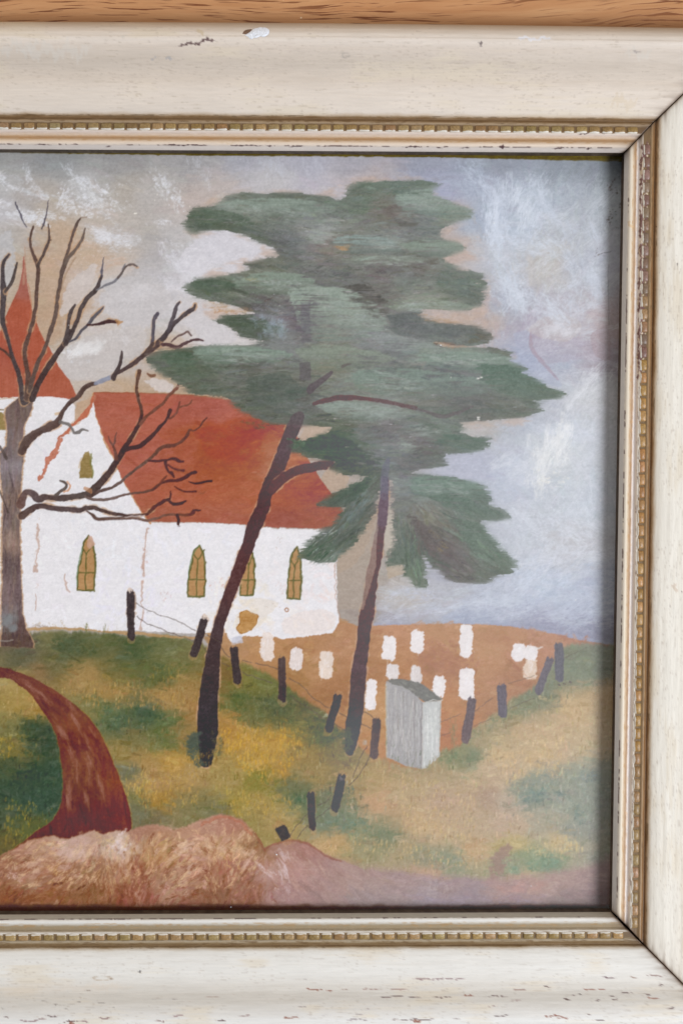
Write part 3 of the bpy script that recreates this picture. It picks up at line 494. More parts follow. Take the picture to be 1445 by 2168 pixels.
fill([(178,962),(182,957),(190,955),(194,975),(194,985),(197,1010),(180,1013),(170,1012),(169,985),(172,975)], (150,128,84), 2.4, 2.4, 1, 14); line([(195,960),(193,980),(197,1000),(194,1011)], 4, (120,118,66), .7, rough=2); line([(170,1012),(195,1012)], 2, (120,105,60), .7)
line([(172,970),(167,990)], 3, (200,175,140), .6)
fill([(-20,869),(5,872),(14,884),(14,910),(-20,913)], (140,118,70), 2, 2, .9, 10); line([(-20,866),(8,867)], 3, (120,100,70), .8)
line([(118,876),(130,874)], 6, (205,172,135), .7)
# stain and nail ring
fill([(506,1296),(520,1293),(535,1300),(547,1304),(543,1318),(528,1334),(514,1342),(502,1334),(508,1316)], (184,138,84), 2.4, 2.4, .95, 16, True)
line([(507,1297),(508,1316),(502,1334),(515,1342),(530,1333),(543,1318),(547,1304),(533,1298),(520,1293),(507,1297)], 2, (152,100,40), .75, rough=2)
scumble([(505,1300),(540,1305),(530,1335),(508,1335)], (150,100,48), .5, tex='h', thr=0, soft=8)
line([(603,1290),(606,1287),(610,1289),(610,1294),(606,1295),(603,1291)], 2, (150,95,60), .9, rough=.4)
for p in ((565,1285),(578,1278),(583,1284),(592,1286)): dab(*p, 8, 2, 20, (165,135,105), .7)
# the grey block at the wall's foot
fill([(488,1352),(512,1345),(515,1360),(490,1366)], (190,190,202), 2, 2, .8)

# ---- tombstones
def stone(x0, y0, x1, y1, c=(232, 226, 226), tilt=0):
    fill([(x0 + 3, y0 + 4), (x0 + 9, y0), (x1 - 4, y0 + 1), (x1, y0 + 5), (x1 - tilt, (y0 + y1) / 2), (x1 - 1, y1 - 6), (x1 - 8, y1), (x0 + 8, y1 - 1), (x0, y1 - 7), (x0 + tilt, (y0 + y1) / 2)], c, 4.2, 5.0, .97, 5, relief=1.2)
    strokes([(x0 + 4, y0 + 4), (x1 - 4, y1 - 4)], np.array((236, 232, 234)), 9, 26, 5, 90, .5, .55, 3, 0, angj=5, relief=1)
for s_ in ((551,1338,580,1399,(224,210,202)),(613,1371,641,1420,(222,210,206)),(675,1377,704,1437,(224,208,196)),(772,1438,796,1505),(809,1346,838,1399),(815,1403,843,1440,(220,212,210)),(868,1335,898,1384),(867,1410,891,1450,(216,208,206)),(972,1320,999,1392),(914,1432,941,1478),(971,1415,1004,1482),(1108,1394,1136,1438,(218,196,176)),(1083,1362,1110,1401),(1106,1368,1137,1397)): stone(*s_)
line([(1118,1370),(1146,1374)], 4, (222,216,212), .7, rough=4); line([(1106,1398),(1109,1425),(1125,1434),(1136,1440)], 2, (190,140,110), .5, rough=3)
for p in ((1002,1380),(1008,1374),(1012,1392)): dab(*p, 9, 3, 75, (200,170,150), .5, .5)

# ---- shed
fill([(816,1442),(840,1447),(870,1460),(893,1486),(893,1628),(860,1622),(835,1610),(818,1604)], (164,160,160), 1.5, 1.5, 1, 4, relief=.8)
SH = np.zeros((PH, PW), np.float32); b, m = poly_mask([(816,1445),(893,1485),(932,1484),(930,1600),(900,1628),(860,1622),(818,1604)], 1.5, 1.5); SH[b] = m
strokes([(816,1450),(895,1480),(895,1625),(816,1605)], np.array((196,191,188)), 140, 60, 3.5, 90, .6, .55, 9, 0, clip=SH, angj=2.5, relief=1)
strokes([(816,1450),(895,1480),(895,1625),(816,1605)], np.array((142,136,132)), 80, 60, 3, 90, .5, .55, 9, 0, clip=SH, angj=2.5)
fill([(893,1487),(933,1483),(931,1560),(929,1601),(903,1627),(893,1628)], (190,190,188), 1.5, 1.5, 1, 5, relief=.8)
strokes([(895,1490),(931,1486),(929,1600),(897,1622)], np.array((216,216,212)), 80, 50, 4, 90, .6, .55, 7, 0, clip=SH, angj=3, relief=1)
line([(892,1488),(890,1625)], 2.5, (140,136,138), .7); line([(878,1470),(876,1620)], 2, (150,146,146), .5); line([(816,1450),(818,1604)], 3, (184,178,160), .7); line([(931,1490),(929,1600)], 2, (165,160,150), .6)
fill([(817,1440),(840,1437),(868,1440),(890,1447),(912,1462),(937,1480),(925,1484),(900,1487),(880,1474),(868,1462),(848,1452),(832,1450)], (116,114,110), 2, 1.5, 1, 8, relief=.6)
strokes([(825,1441),(870,1444),(930,1480),(890,1478)], np.array((146,142,134)), 36, 20, 3, 30, .6, .5, 8, 0, angj=6)
line([(900,1486),(915,1482),(936,1483)], 3, (200,198,192), .7, rough=2)
strokes([(815,1560),(845,1565),(930,1600),(900,1632),(850,1625),(815,1605)], np.array((104,112,90)), 60, 11, 2.6, 95, .55, .4, 10, 0, angj=16); strokes([(812,1604),(850,1620),(895,1628),(932,1600),(940,1612),(900,1640),(850,1634),(812,1616)], np.array((150,138,106)), 90, 14, 4, 92, .6, .4, 12, 0, angj=20)

# ---- old bare tree
TW = (186, 148, 116); BK = (82, 70, 68); BD = (66, 54, 54); BH = (104, 86, 78)
def br(pts, w, c=BK, halo=TW, t2=None, a=.95, **k): line(pts, w, c, a, halo=halo, tone2=t2, **k)
TK = [(2,1368),(6,1330),(4,1280),(6,1210),(6,1120),(8,1060),(2,1010),(0,960),(14,945),(16,905),(12,880),(14,864),(30,851),(42,840),(70,842),(70,856),(62,882),(50,900),(50,935),(55,950),(50,970),(46,1000),(44,1060),(42,1120),(44,1180),(46,1250),(49,1300),(55,1330),(72,1362),(70,1372)]
fill([(x + (3 if x > 30 else -4), y) for x, y in TK], TW, 3, 3, .8)
b, m = poly_mask(TK, 1.8, 2)
tf = Field([(25,870,(100,84,78)),(50,860,(92,78,74)),(20,950,(88,78,78)),(40,950,(110,95,90)),(25,990,(120,112,114)),(15,1030,(96,86,84)),(35,1050,(112,92,82)),(20,1100,(98,84,80)),(35,1150,(126,104,92)),(12,1180,(82,68,68)),(25,1250,(104,88,86)),(40,1250,(92,76,78)),(20,1310,(104,98,98)),(40,1320,(82,62,58)),(30,1350,(70,52,46))], soft=10, add=(22, 18, 19))
lay(b, m, tf.area(b) + 9 * (N_VS[b] + N_FINE[b])[..., None], .5)
TM = np.zeros((PH, PW), np.float32); TM[b] = m
strokes([(0,850),(60,850),(52,1360),(0,1360)], tf, 330, 44, 5, 92, .6, .45, 13, 6, clip=TM, angj=7)
strokes([(0,1000),(46,1000),(46,1340),(0,1340)], np.array((62,52,54)), 44, 60, 4, 90, .5, .5, 5, 0, clip=TM, angj=6)
strokes([(12,1000),(36,1000),(36,1300),(20,1300)], np.array((146,124,108)), 34, 54, 4, 90, .5, .5, 8, 0, clip=TM, angj=6)
spread = (9, 9); wisp(30, 10, 1318, 34, 1322, 0, 26, 10, (128,130,132), .4, .3); wisp(26, 30, 1358, 60, 1362, 60, 12, 5, (104,84,66), .5); line([(-10,1356),(14,1357),(28,1355)], 2.5, (150,142,135), .7)
line([(0,946),(8,958),(14,972)], 6, (84,72,70), .8); line([(0,1040),(10,1065),(18,1085)], 4, (72,60,58), .6)
br([(53,849),(46,820),(40,793),(34,775),(28,759),(19,725),(12,700),(6,677),(8,621),(6,575),(9,553),(19,539)], [18,12,10,9,9,8,9,11,13,8,7,5], (76,68,72), t2=None)
br([(0,737),(14,746),(25,759)], 5, (84,64,60), None)
br([(12,618),(26,596),(33,570),(36,556)], [7,8,5,4], (82,72,72))
br([(59,842),(60,800),(57,778),(53,750),(54,737),(58,720),(70,680),(76,650),(78,621),(80,590),(81,565),(74,545),(67,528),(65,503),(70,480)], [14,11,10,10,9,9,8,8,8,8,9,7,6,5,4], (92,72,68))
br([(81,565),(86,548),(93,537),(104,509),(105,495),(103,475)], [7,6,6,5,4,2.5], (88,74,72)); dab(107,508,7,5,0,(90,72,70),.9,.1)
line([(34,428),(39,445),(47,459),(52,470),(58,480)], [4,4,4,3,2], (84,80,92), .85, rough=2); line([(103,424),(101,440),(98,459),(93,470),(89,484)], [2,2.5,4,5,3], (84,78,88), .85, rough=2)
br([(65,828),(68,808),(72,793),(80,770),(88,753),(95,738),(100,725),(106,705),(118,668),(121,640),(125,615),(130,585),(137,559),(142,540),(146,528),(151,508),(156,491),(164,472),(172,462)], [11,10,9,9,8,8,8,9,9,8,8,9,10,8,6,6,6,6,3], (96,80,76))
line([(172,462),(184,460)], [3,2], (140,122,110), .7); br([(138,560),(150,540),(165,522),(175,503),(181,484)], [6,7,6,6,3], (108,94,88)); line([(125,625),(140,580),(160,545)], 4, (150,118,92), .35)
br([(69,845),(78,820),(90,797),(102,778),(112,762),(123,746),(134,731),(142,718),(148,700)], [14,12,12,12,12,11,11,9,8], (72,60,62))
br([(138,722),(143,700),(146,677),(150,662),(159,646)], [9,8,7,8,5], (82,72,74)); br([(140,728),(152,706),(165,677),(170,658),(181,637),(192,624),(202,615),(210,598),(215,584)], [10,9,9,9,9,9,10,8,6], (76,66,68))
line([(215,584),(217,568),(219,553),(220,545)], [5,4,3,2], (84,82,96), .8, rough=2.5)
br([(206,613),(225,603),(240,597),(250,588),(258,578),(262,568),(265,559)], [4,5,6,5,5,4,2], (122,120,126), None); br([(250,588),(262,572),(268,563),(280,559),(291,564)], [4,4,4,5,4], (104,92,90))
br([(148,724),(162,715),(175,698),(187,687),(200,670),(210,660),(220,650)], [4,6,6,6,7,6,3], (90,86,94)); br([(185,688),(205,687),(220,683),(232,680),(249,682)], [4,5,8,9,5], (70,48,50))
fill([(243,676),(262,680),(250,690)], (176,132,92), 2, 2, .8)
br([(47,955),(52,942),(62,930),(74,920),(87,912),(101,906),(115,899),(122,894),(127,884),(133,872),(140,862),(152,850),(165,840),(177,824),(190,815),(203,811)], [16,18,20,17,16,16,18,17,11,9,9,10,10,10,9,8], (84,66,64), t2=(104,86,82), rough=1.4)
br([(203,811),(218,806),(231,800),(243,793)], [7,9,9,7], (136,140,158), None, a=.9); br([(238,797),(252,788),(265,781),(281,771),(296,759),(311,747),(327,734),(338,724),(349,712),(361,696)], [6,8,8,9,9,12,12,13,11,11], (78,62,64))
br([(343,718),(355,704),(367,687),(378,677),(389,668),(400,660),(411,653),(413,645)], [10,11,9,9,9,10,6,4], (80,70,74)); br([(356,700),(362,685),(371,659),(375,648),(380,640)], [8,8,8,6,4], (86,78,84)); br([(322,730),(324,710),(325,684),(328,672),(333,664)], [8,7,7,8,8], (86,80,90)); br([(303,752),(314,740),(324,728)], [6,9,8], (84,68,66), None)
br([(344,730),(358,730),(374,735),(388,729),(402,722),(415,719),(430,722)], [7,7,8,7,5,6,3], (84,62,66)); br([(363,724),(372,715),(386,708),(397,703),(405,710)], [3,4,4,5,4], (110,90,88), None)
line([(240,800),(248,785),(255,768),(257,755),(258,745)], [12,9,7,7,4], (74,62,64), .95)
br([(293,793),(297,784)], [7,4], BK); br([(312,790),(320,796),(327,794)], [3,7,6], (120,86,70), None)
line([(128,893),(143,898),(149,903),(153,909),(157,917),(165,915),(174,909),(187,913)], [7,7,6,6,6,7,6,3], (112,106,104), .9, rough=1.2)
# lower limbs
br([(44,1068),(50,1052),(56,1043),(64,1042),(72,1046),(78,1056),(84,1058),(93,1053),(110,1053),(125,1055),(148,1053),(171,1049),(187,1045),(202,1033),(217,1018),(230,1002),(241,987),(249,974),(257,961),(265,949),(272,936),(280,924),(288,908),(296,893),(300,880),(299,868),(294,848),(290,831),(289,815),(290,806),(296,786)], [18,15,13,13,15,16,14,13,12,12,12,12,15,17,15,14,13,13,12,12,10,9,8,8,8,7,7,7,6,7,9], [(104,78,74),(92,76,78),(80,64,64),(82,70,68),(72,54,54),(70,50,50),(74,52,50),(92,66,60),(96,70,62)], rough=1.3)
br([(262,954),(280,948),(299,943),(315,930),(330,915),(341,902),(352,890),(357,878),(361,868)], [9,10,10,9,8,8,6,7,8], (72,48,48), None)
br([(297,898),(312,880),(327,868),(345,854),(358,837),(370,826),(377,818),(379,808)], [7,7,7,6,6,6,6,3], (116,76,66), None); br([(356,888),(366,882),(374,874),(378,862),(381,851)], [4,5,5,4,4], (112,70,62), None, a=.85); br([(381,862),(392,859),(400,856),(406,848)], [4,4,3,3], (120,76,64), None)
br([(246,971),(244,955),(241,945),(234,935),(230,924)], [8,6,5,4,2], (108,72,66), None); br([(241,942),(244,930),(247,915)], [4,4,2], (112,78,72), None)
br([(187,1053),(203,1044),(218,1038),(238,1032),(255,1021),(268,1010),(280,999),(296,988),(311,977),(325,965),(336,952),(350,945),(367,943),(381,937),(392,927),(398,918),(402,910),(410,912),(420,906),(430,893),(438,884)], [9,8,7,6,6,6,6,6,7,7,7,8,8,6,6,6,4,3,3,4,3], [(84,66,64),(98,78,74),(104,78,70),(100,62,54),(104,66,58),(100,62,56)], None)
br([(315,976),(333,976),(352,974),(362,971),(371,972),(380,977),(388,977)], [5,5,5,5,7,7,5], (86,46,38), None); br([(350,978),(353,990),(358,999),(364,1002),(369,1010)], [7,6,5,8,4], (82,46,40), None); br([(356,984),(366,991),(374,994),(389,996)], [3,5,5,6], (100,56,44), None)
br([(181,1052),(192,1057),(202,1058),(225,1058),(249,1052),(280,1045),(311,1041),(325,1035),(336,1027),(348,1021),(361,1018),(377,1017),(392,1011),(403,1003),(414,1000)], [5,6,6,6,5,5,6,6,6,6,7,6,8,7,7], [(110,92,88),(106,88,84),(96,62,54),(84,46,38),(74,38,32)], None); br([(340,1024),(346,1015),(353,1008)], [5,5,3], (110,62,50), None)
br([(399,1020),(412,1023),(424,1022),(436,1020),(448,1018)], [2,4,5,5,5], (66,34,30), None); br([(369,1030),(380,1036),(392,1041),(404,1041),(414,1041)], [2,4,4,4,5], (96,54,44), None); br([(420,1042),(428,1045),(434,1041)], [3,4,3], (140,86,66), None, a=.6)
br([(47,1092),(58,1083),(69,1077),(80,1073),(93,1072),(115,1076),(140,1078),(168,1080),(193,1075),(214,1080),(234,1086),(256,1089),(280,1092),(300,1091),(312,1088),(325,1075),(336,1067),(348,1061),(358,1058)], [18,13,13,12,12,11,12,11,10,9,8,7,6,5,6,8,7,6,7], [(92,72,68),(82,64,64),(84,70,72),(78,60,58),(80,60,58),(92,54,44),(82,46,40)], rough=1.3)
br([(356,1058),(365,1066),(374,1067),(385,1065),(393,1060)], [6,7,7,7,4], (72,38,32), None); br([(359,1060),(361,1050),(361,1040)], [4,4,3], (84,50,44), None)
br([(184,1083),(195,1090),(206,1099),(235,1098),(265,1097),(290,1098),(311,1102),(335,1096),(358,1089),(380,1090),(402,1090),(409,1085),(411,1081),(424,1080)], [3,6,7,7,7,6,6,5,5,5,7,8,6,3], [(84,62,56),(96,74,68),(120,92,84),(110,66,54),(76,40,34)], None); line([(265,1094),(290,1094),(306,1093)], 3, (200,185,180), .7, rough=2)
br([(375,1091),(378,1100),(377,1109)], [7,6,6], (72,44,38), None); dab(379,1114,8,4,10,(120,110,112),.8,.2)
line([(120,1048),(130,1040),(137,1036),(141,1028),(136,1021),(128,1018)], [8,7,7,6,6,3], (92,80,76), .95); line([(136,1042),(145,1038),(149,1028),(143,1020)], 4, (206,150,116), .8)
line([(180,1033),(192,1040)], 7, (180,128,94), .7, rough=2)

# ---- pines: trunks first, foliage over them
def trunk(pts, w, cols, halo=(190,150,120), **k): line(pts, w, cols, .98, halo=halo, hw=4, rough=1.2, tex=7, **k)
trunk([(648,620),(651,700),(649,760),(648,806),(640,860),(625,895),(612,925),(600,960),(586,996),(574,1020),(564,1043),(556,1075),(545,1100),(535,1122),(525,1155),(514,1183),(500,1222),(486,1258),(475,1290),(464,1323),(457,1355),(452,1386),(448,1420),(444,1455),(441,1480),(440,1510),(440,1545),(438,1580),(436,1612)],
      [14,18,22,24,26,28,29,30,29,30,28,28,31,30,27,26,26,24,23,23,26,30,35,38,40,43,44,36,26], [(110,104,108),(106,96,100),(98,80,84),(96,70,76),(84,54,60),(82,50,58),(78,50,56),(84,52,54),(80,52,54),(74,58,62),(66,52,56),(60,52,58),(56,50,58),(50,46,54)])
trunk([(575,1040),(585,1025),(601,1011),(618,1001),(635,995),(660,990),(680,986),(699,985)], [16,20,20,19,20,20,19,18], (96,54,52)); trunk([(620,932),(640,928),(664,923)], [5,4,2], (90,62,62), None)
trunk([(655,830),(663,818),(680,806),(692,797),(701,787)], [16,15,12,10,7], (100,82,84)); trunk([(664,855),(680,850),(695,847),(710,843),(741,842),(765,843),(788,846),(819,851),(850,858),(880,864),(907,873),(942,879),(960,875),(973,870),(1001,860)], [6,9,10,11,11,9,8,9,9,9,9,10,8,8,4], (98,74,76), None)
trunk([(818,990),(815,1020),(813,1052),(810,1080),(808,1105),(804,1130),(800,1152),(795,1185),(788,1215),(785,1240),(782,1261),(779,1285),(775,1308),(771,1330),(769,1355),(765,1380),(762,1401),(759,1425),(757,1448),(755,1475),(753,1500),(748,1530),(744,1560),(740,1590)],
      [14,17,18,20,22,22,23,24,25,25,26,28,31,28,27,28,30,31,32,32,33,33,30,18], [(108,98,112),(102,82,94),(98,76,86),(94,58,62),(92,48,48),(90,46,44),(88,52,52),(84,62,68),(86,66,72),(82,64,66),(76,58,62),(78,64,68)])
spread = (3, 5); wisp(12, 789, 1295, 793, 1320, 80, 6, 3, (190,180,190), .6)
scumble([(395,1560),(425,1555),(420,1600),(440,1612),(420,1620),(398,1600)], (76,86,78), .9, tex='m', thr=-.6, soft=8); teal([(392,1565),(425,1560),(425,1618),(400,1608)], (74,84,76), 34, 80); teal([(448,1545),(475,1565),(470,1600),(450,1610)], (88,90,70), 34, 80); tufts([(410,1590),(480,1590),(480,1620),(420,1625)], (150,122,72), 50, 12)
scumble([(722,1545),(740,1540),(745,1585),(725,1590)], (92,98,82), .9, tex='m', thr=-.6, soft=8); teal([(720,1545),(760,1550),(765,1590),(725,1595)], (98,100,80), 30, 80); dab(772,1572,14,9,80,(176,172,165),.8,.4)

pine = Field([(x, y, c) for x, y, c in [
 (420,465,(86,108,90)),(450,480,(88,108,90)),(520,430,(95,118,100)),(480,434,(126,142,130)),(540,440,(122,138,126)),(600,425,(92,112,98)),(640,432,(92,110,96)),(640,455,(125,142,134)),(690,450,(110,128,118)),(480,480,(88,108,92)),(560,500,(98,112,102)),(580,480,(106,124,112)),(640,520,(106,118,114)),(800,395,(94,122,102)),(860,405,(92,122,106)),(900,392,(94,122,100)),(870,428,(128,148,138)),(900,425,(128,148,138)),(960,440,(116,138,118)),(900,470,(106,122,116)),(820,440,(112,112,98)),(840,450,(104,98,92)),(730,430,(100,122,106)),(760,415,(92,118,98)),(800,500,(110,122,116)),(880,490,(104,116,116)),(660,500,(138,148,146)),(690,492,(140,152,146)),(620,520,(98,108,112)),(760,550,(112,122,112)),(850,540,(108,120,110)),(820,512,(126,145,134)),(900,545,(116,130,118)),(960,525,(112,132,116)),(600,560,(98,110,100)),(590,500,(92,104,106)),(700,590,(100,110,106)),(760,600,(104,112,108)),(860,590,(104,118,110)),(960,600,(92,114,100)),(1000,630,(90,110,96)),(880,562,(104,98,94)),(700,522,(122,114,106)),(740,515,(112,122,108)),(800,575,(106,100,100)),
 (420,600,(90,112,94)),(450,600,(96,116,98)),(470,610,(92,114,94)),(530,590,(112,130,110)),(570,585,(120,135,115)),(600,600,(128,143,132)),(500,620,(90,108,92)),(560,640,(96,98,98)),(560,670,(118,130,140)),(580,690,(122,135,142)),(480,690,(86,104,86)),(510,680,(82,98,82)),(540,700,(84,98,84)),(650,650,(100,98,104)),(640,680,(106,100,108)),(720,660,(126,140,126)),(760,665,(128,140,124)),(700,640,(120,132,122)),(780,690,(122,136,124)),(820,650,(108,116,106)),(750,633,(96,94,88)),(790,650,(98,94,92)),(880,640,(128,140,122)),(930,650,(122,134,112)),(870,680,(100,105,110)),(820,700,(108,118,110)),(960,705,(94,104,100)),(1010,710,(92,100,90)),(1030,715,(92,98,78)),(650,610,(98,108,104)),(540,565,(92,98,86)),
 (370,760,(86,106,86)),(400,770,(88,110,90)),(450,740,(102,128,112)),(480,770,(98,120,104)),(340,765,(92,112,96)),(420,800,(86,106,86)),(560,750,(116,130,124)),(490,745,(112,134,120)),(620,745,(114,125,124)),(700,740,(122,130,114)),(690,760,(118,122,98)),(780,720,(118,128,126)),(840,740,(104,116,118)),(900,750,(114,138,122)),(800,712,(124,134,138)),(1000,760,(108,132,115)),(970,745,(112,136,118)),(1060,790,(98,124,106)),(1100,805,(90,116,98)),(1120,820,(86,114,94)),(1160,830,(86,112,88)),(1000,800,(100,108,108)),(930,800,(94,105,100)),(940,780,(96,100,106)),(850,790,(108,120,112)),(800,770,(104,112,108)),(780,800,(116,136,120)),(550,830,(88,104,90)),(600,840,(90,104,94)),(450,815,(90,108,90)),(500,810,(94,108,96)),(510,770,(92,96,88)),(600,790,(104,112,98)),(640,860,(94,106,98)),(660,880,(98,108,102)),(900,850,(112,120,108)),(900,830,(114,122,112)),(1000,860,(96,102,96)),(980,850,(92,98,96)),(1080,865,(96,108,92)),(760,860,(124,136,124)),(820,860,(122,136,126)),(700,870,(118,128,120)),(800,830,(114,132,114)),(720,895,(88,104,78)),(680,892,(82,100,70)),(900,910,(96,118,104)),(940,900,(98,120,104)),(1000,940,(88,114,98)),(960,930,(92,116,100)),(830,920,(108,114,118)),(760,920,(100,114,108)),(780,940,(106,122,116)),(820,915,(100,98,98)),(850,940,(120,136,128)),
 (720,950,(66,96,70)),(740,930,(66,98,68)),(690,945,(74,98,78)),(660,945,(84,102,86)),(690,962,(72,96,72)),(740,970,(70,92,72)),(770,980,(66,88,64)),(800,970,(104,115,118)),(880,960,(90,98,90)),(890,935,(104,96,98)),(930,960,(92,106,96)),(860,985,(104,108,108)),(850,1020,(118,132,130)),(900,1020,(96,120,108)),(980,1030,(92,118,102)),(1030,1060,(88,112,98)),(920,1060,(108,120,110)),(1020,1080,(90,115,98)),(900,1040,(110,136,124)),(880,1075,(106,114,110)),(770,1010,(84,104,86)),(760,1040,(80,102,84)),(720,1055,(78,98,84)),(690,1072,(78,96,82)),(780,1060,(96,108,100)),(700,1130,(84,102,88)),(760,1090,(84,105,92)),(780,1080,(88,96,84)),(740,1110,(82,102,88)),(660,1160,(72,98,80)),(690,1160,(72,98,80)),(720,1150,(78,104,88)),(740,1150,(76,96,78)),(700,1180,(100,124,104)),(850,1130,(88,108,96)),(880,1180,(80,108,86)),(870,1150,(84,108,90)),(880,1225,(94,118,94)),(890,1200,(84,112,88)),(1000,1130,(90,112,98)),(1060,1190,(88,112,90)),(1040,1160,(90,114,96)),(960,1180,(98,96,92)),(950,1195,(92,84,84)),(940,1160,(104,94,88)),(980,1215,(98,100,92)),(1030,1210,(94,108,92)),(920,1110,(112,112,96)),(900,1095,(122,120,96)),(900,1135,(94,86,86)),(970,1090,(96,116,100)),(850,1080,(108,118,114))]], soft=13, pw=2.5, sat=.55, add=(5, 1, 0))
PN = [(392,469),(402,450),(414,441),(430,439),(455,435),(486,413),(517,408),(561,411),(617,407),(648,411),(695,416),(712,424),(729,420),(731,402),(748,384),(766,385),(804,384),(880,382),(901,383),(932,392),(917,399),(918,413),(960,430),(998,444),(995,460),(963,472),(929,487),(932,503),(963,512),(985,525),(963,537),(935,547),(948,556),(979,572),(1019,578),(1029,597),(1027,621),(1019,646),(976,659),(901,654),(884,668),(930,684),(1010,690),(1044,711),(1032,728),(990,732),(963,731),(917,724),(940,735),(1057,737),(1085,747),(1076,765),(1119,781),(1100,790),(1135,803),(1157,818),(1200,834),(1178,845),(1129,848),(1150,870),(1107,884),(1069,887),(973,894),(979,918),(995,924),(1038,927),(1035,946),(1004,958),(942,962),(939,971),(948,985),(889,994),(868,1002),(963,1010),(1023,1027),(1041,1052),(1032,1067),(1069,1080),(1079,1096),(1045,1104),(1016,1100),(1038,1137),(1069,1168),(1094,1196),(1085,1213),(1044,1221),(1026,1237),(988,1235),(945,1228),(929,1208),(917,1203),(895,1171),(903,1246),(879,1243),(857,1215),(851,1192),(816,1202),(819,1177),(832,1152),(832,1090),(828,1010),(806,1008),(801,1049),(794,1085),(757,1143),(710,1190),(667,1193),(632,1180),(645,1152),(704,1108),(730,1075),(673,1072),(678,1062),(710,1043),(782,1008),(726,1005),(701,993),(704,977),(648,968),(617,955),(604,944),(636,932),(688,918),(703,905),(645,899),(573,899),(540,885),(505,868),(477,840),(402,834),(377,809),(345,795),(308,765),(330,743),(450,731),(533,731),(555,722),(511,715),(492,699),(458,680),(470,668),(540,664),(500,648),(430,634),(405,625),(389,609),(417,590),(450,587),(505,579),(533,570),(517,559),(561,547),(589,542),(580,525),(548,514),(517,497),(480,489),(430,487),(410,498),(395,484)]
# bare ground showing as a warm rim round the crowns
for pts in ([(386,488),(410,503),(480,493),(520,502),(548,522),(560,515),(592,530),(596,545),(560,556),(520,566),(510,582),(445,592),(440,575),(520,545),(556,534),(538,515),(480,494)],
            [(430,640),(480,650),(530,655),(536,668),(470,670),(450,682),(430,660)],[(905,385),(930,410),(1008,448),(960,440),(914,420)],[(925,490),(970,478),(935,505),(975,512),(940,552),(1000,578),(1034,590),(1030,660),(1000,668),(975,600),(930,560)],
            [(880,660),(1000,668),(1030,690),(980,690),(890,676)],[(990,730),(1060,734),(1092,748),(1080,762),(1040,740),(985,738)],[(965,888),(1080,882),(1130,884),(1100,900),(975,904)],[(470,404),(600,402),(680,408),(735,378),(820,374),(900,376),(925,388),(800,388),(690,420),(560,415),(455,440),(420,440)]):
    b, m = poly_mask(pts, 5, 4, True); m = soften(m, 2, 2); lay(b, m * smooth(N_MID[b] + .5 * N_HS[b], -.5, .35) * .6, (192, 166, 150) + 6 * N_FINE[b][..., None])
fill([(645,900),(700,900),(700,925),(660,932),(630,935)], (190,168,150), 3, 3, .95); fill([(676,820),(715,792),(728,800),(752,828),(770,842),(740,846),(700,842),(664,860),(655,852)], (182,160,142), 3, 3, 1); fill([(700,985),(740,1010),(730,1040),(698,1040),(678,1012),(690,996)], (182,160,142), 3, 3, 1); fill([(766,1090),(800,1070),(790,1120),(770,1170),(745,1200),(715,1215),(716,1180),(748,1150)], (178,155,134), 3, 3, .8); fill([(712,1190),(760,1140),(800,1090),(795,1200),(770,1290),(716,1290)], (168,152,138), 2, 2, .6)
fill([(826,1075),(834,1100),(830,1160),(816,1185),(812,1130)], (188,178,164), 2, 3, .9); fill([(815,1195),(850,1190),(858,1215),(820,1225)], (180,160,138), 4, 4, .7)
b, m = poly_mask(PN, 7, 2.6)
mb = soften(m, 5, 3, False, True)
m = smooth(.75 * mb + .25 * m + .42 * N_HS[b] * (1 + N_MID[b]) + .16 * N_FINE[b], .40, .66) * (mb > .03)
lay(b, m * .96, pine.area(b) + 6 * (N_HS[b] + N_MID[b])[..., None], .4)
lo = np.zeros((PH, PW), np.float32); lo[b] = m
def pa(x, y):
    if 600 < x < 800 and y > 1000: return 138
    if y > 1090 and 800 < x < 905: return 82
    if x > 880 and y > 1060: return 34
    if x > 930: return 12
    if x < 600 and 480 < y < 720: return 14
    return 2
strokes(PN, pine, 4600, 46, 8, pa, 1, .42, 9, 14, clip=lo, angj=9, bris=10)
strokes(PN, pine, 4200, 24, 4, pa, .8, .5, 12, 12, clip=lo, angj=14, bris=10)
PP = np.array(PN + PN[:1], float)
seg = np.hypot(*(PP[1:] - PP[:-1]).T); cum = np.cumsum(seg)
for _ in range(1700):
    i = int(np.searchsorted(cum, rng.random() * cum[-1])); i = min(i, len(seg) - 1); t = rng.random()
    x, y = PP[i] * (1 - t) + PP[i + 1] * t
    dx, dy = (PP[i + 1] - PP[i]) / max(seg[i], 1e-3); inx, iny = -dy, dx
    x += inx * rng.uniform(-1, 7); y += iny * rng.uniform(-1, 5)
    dab(x, y, rng.uniform(8, 26), rng.uniform(2, 6), pa(x, y) + rng.normal(0, 12), pine.at(x + inx * 9, y + iny * 9) + rng.normal(-2, 8), rng.uniform(.3, .8), .7, 8, .4)
def lobe(pts, col, a=.8, under=None, ax=7):
    col = np.array(col, np.float32); col = col * .72 + col.mean() * .28
    b, m = poly_mask(pts, ax, 2.4, True)
    m = soften(m, 1, 1)
    y = _yy[b[0]][:, None]; top = min(q[1] for q in pts); bot = max(q[1] for q in pts)
    f = np.clip(1.15 - (y - top) / (bot - top), .12, 1) * smooth(N_HS[b] + .6 * N_MID[b], -.75, .1)
    m = m * PNS[b]
    f = np.clip(f * 1.25, 0, 1); lay(b, m * f * min(1, a * 1.2), np.array(col, np.float32) * (1.04 if sum(col) > 340 else .96) + 9 * (N_HS[b] + N_FINE[b])[..., None], .6)
    if under is not None:
        f = np.clip(((y - top) / (bot - top) - .45) * 1.8, 0, 1) * smooth(N_HS[b], -.6, .3)
        lay(b, m * f * a * .8, np.array(under, np.float32) + 7 * N_HS[b][..., None], .2)
PNS = lo
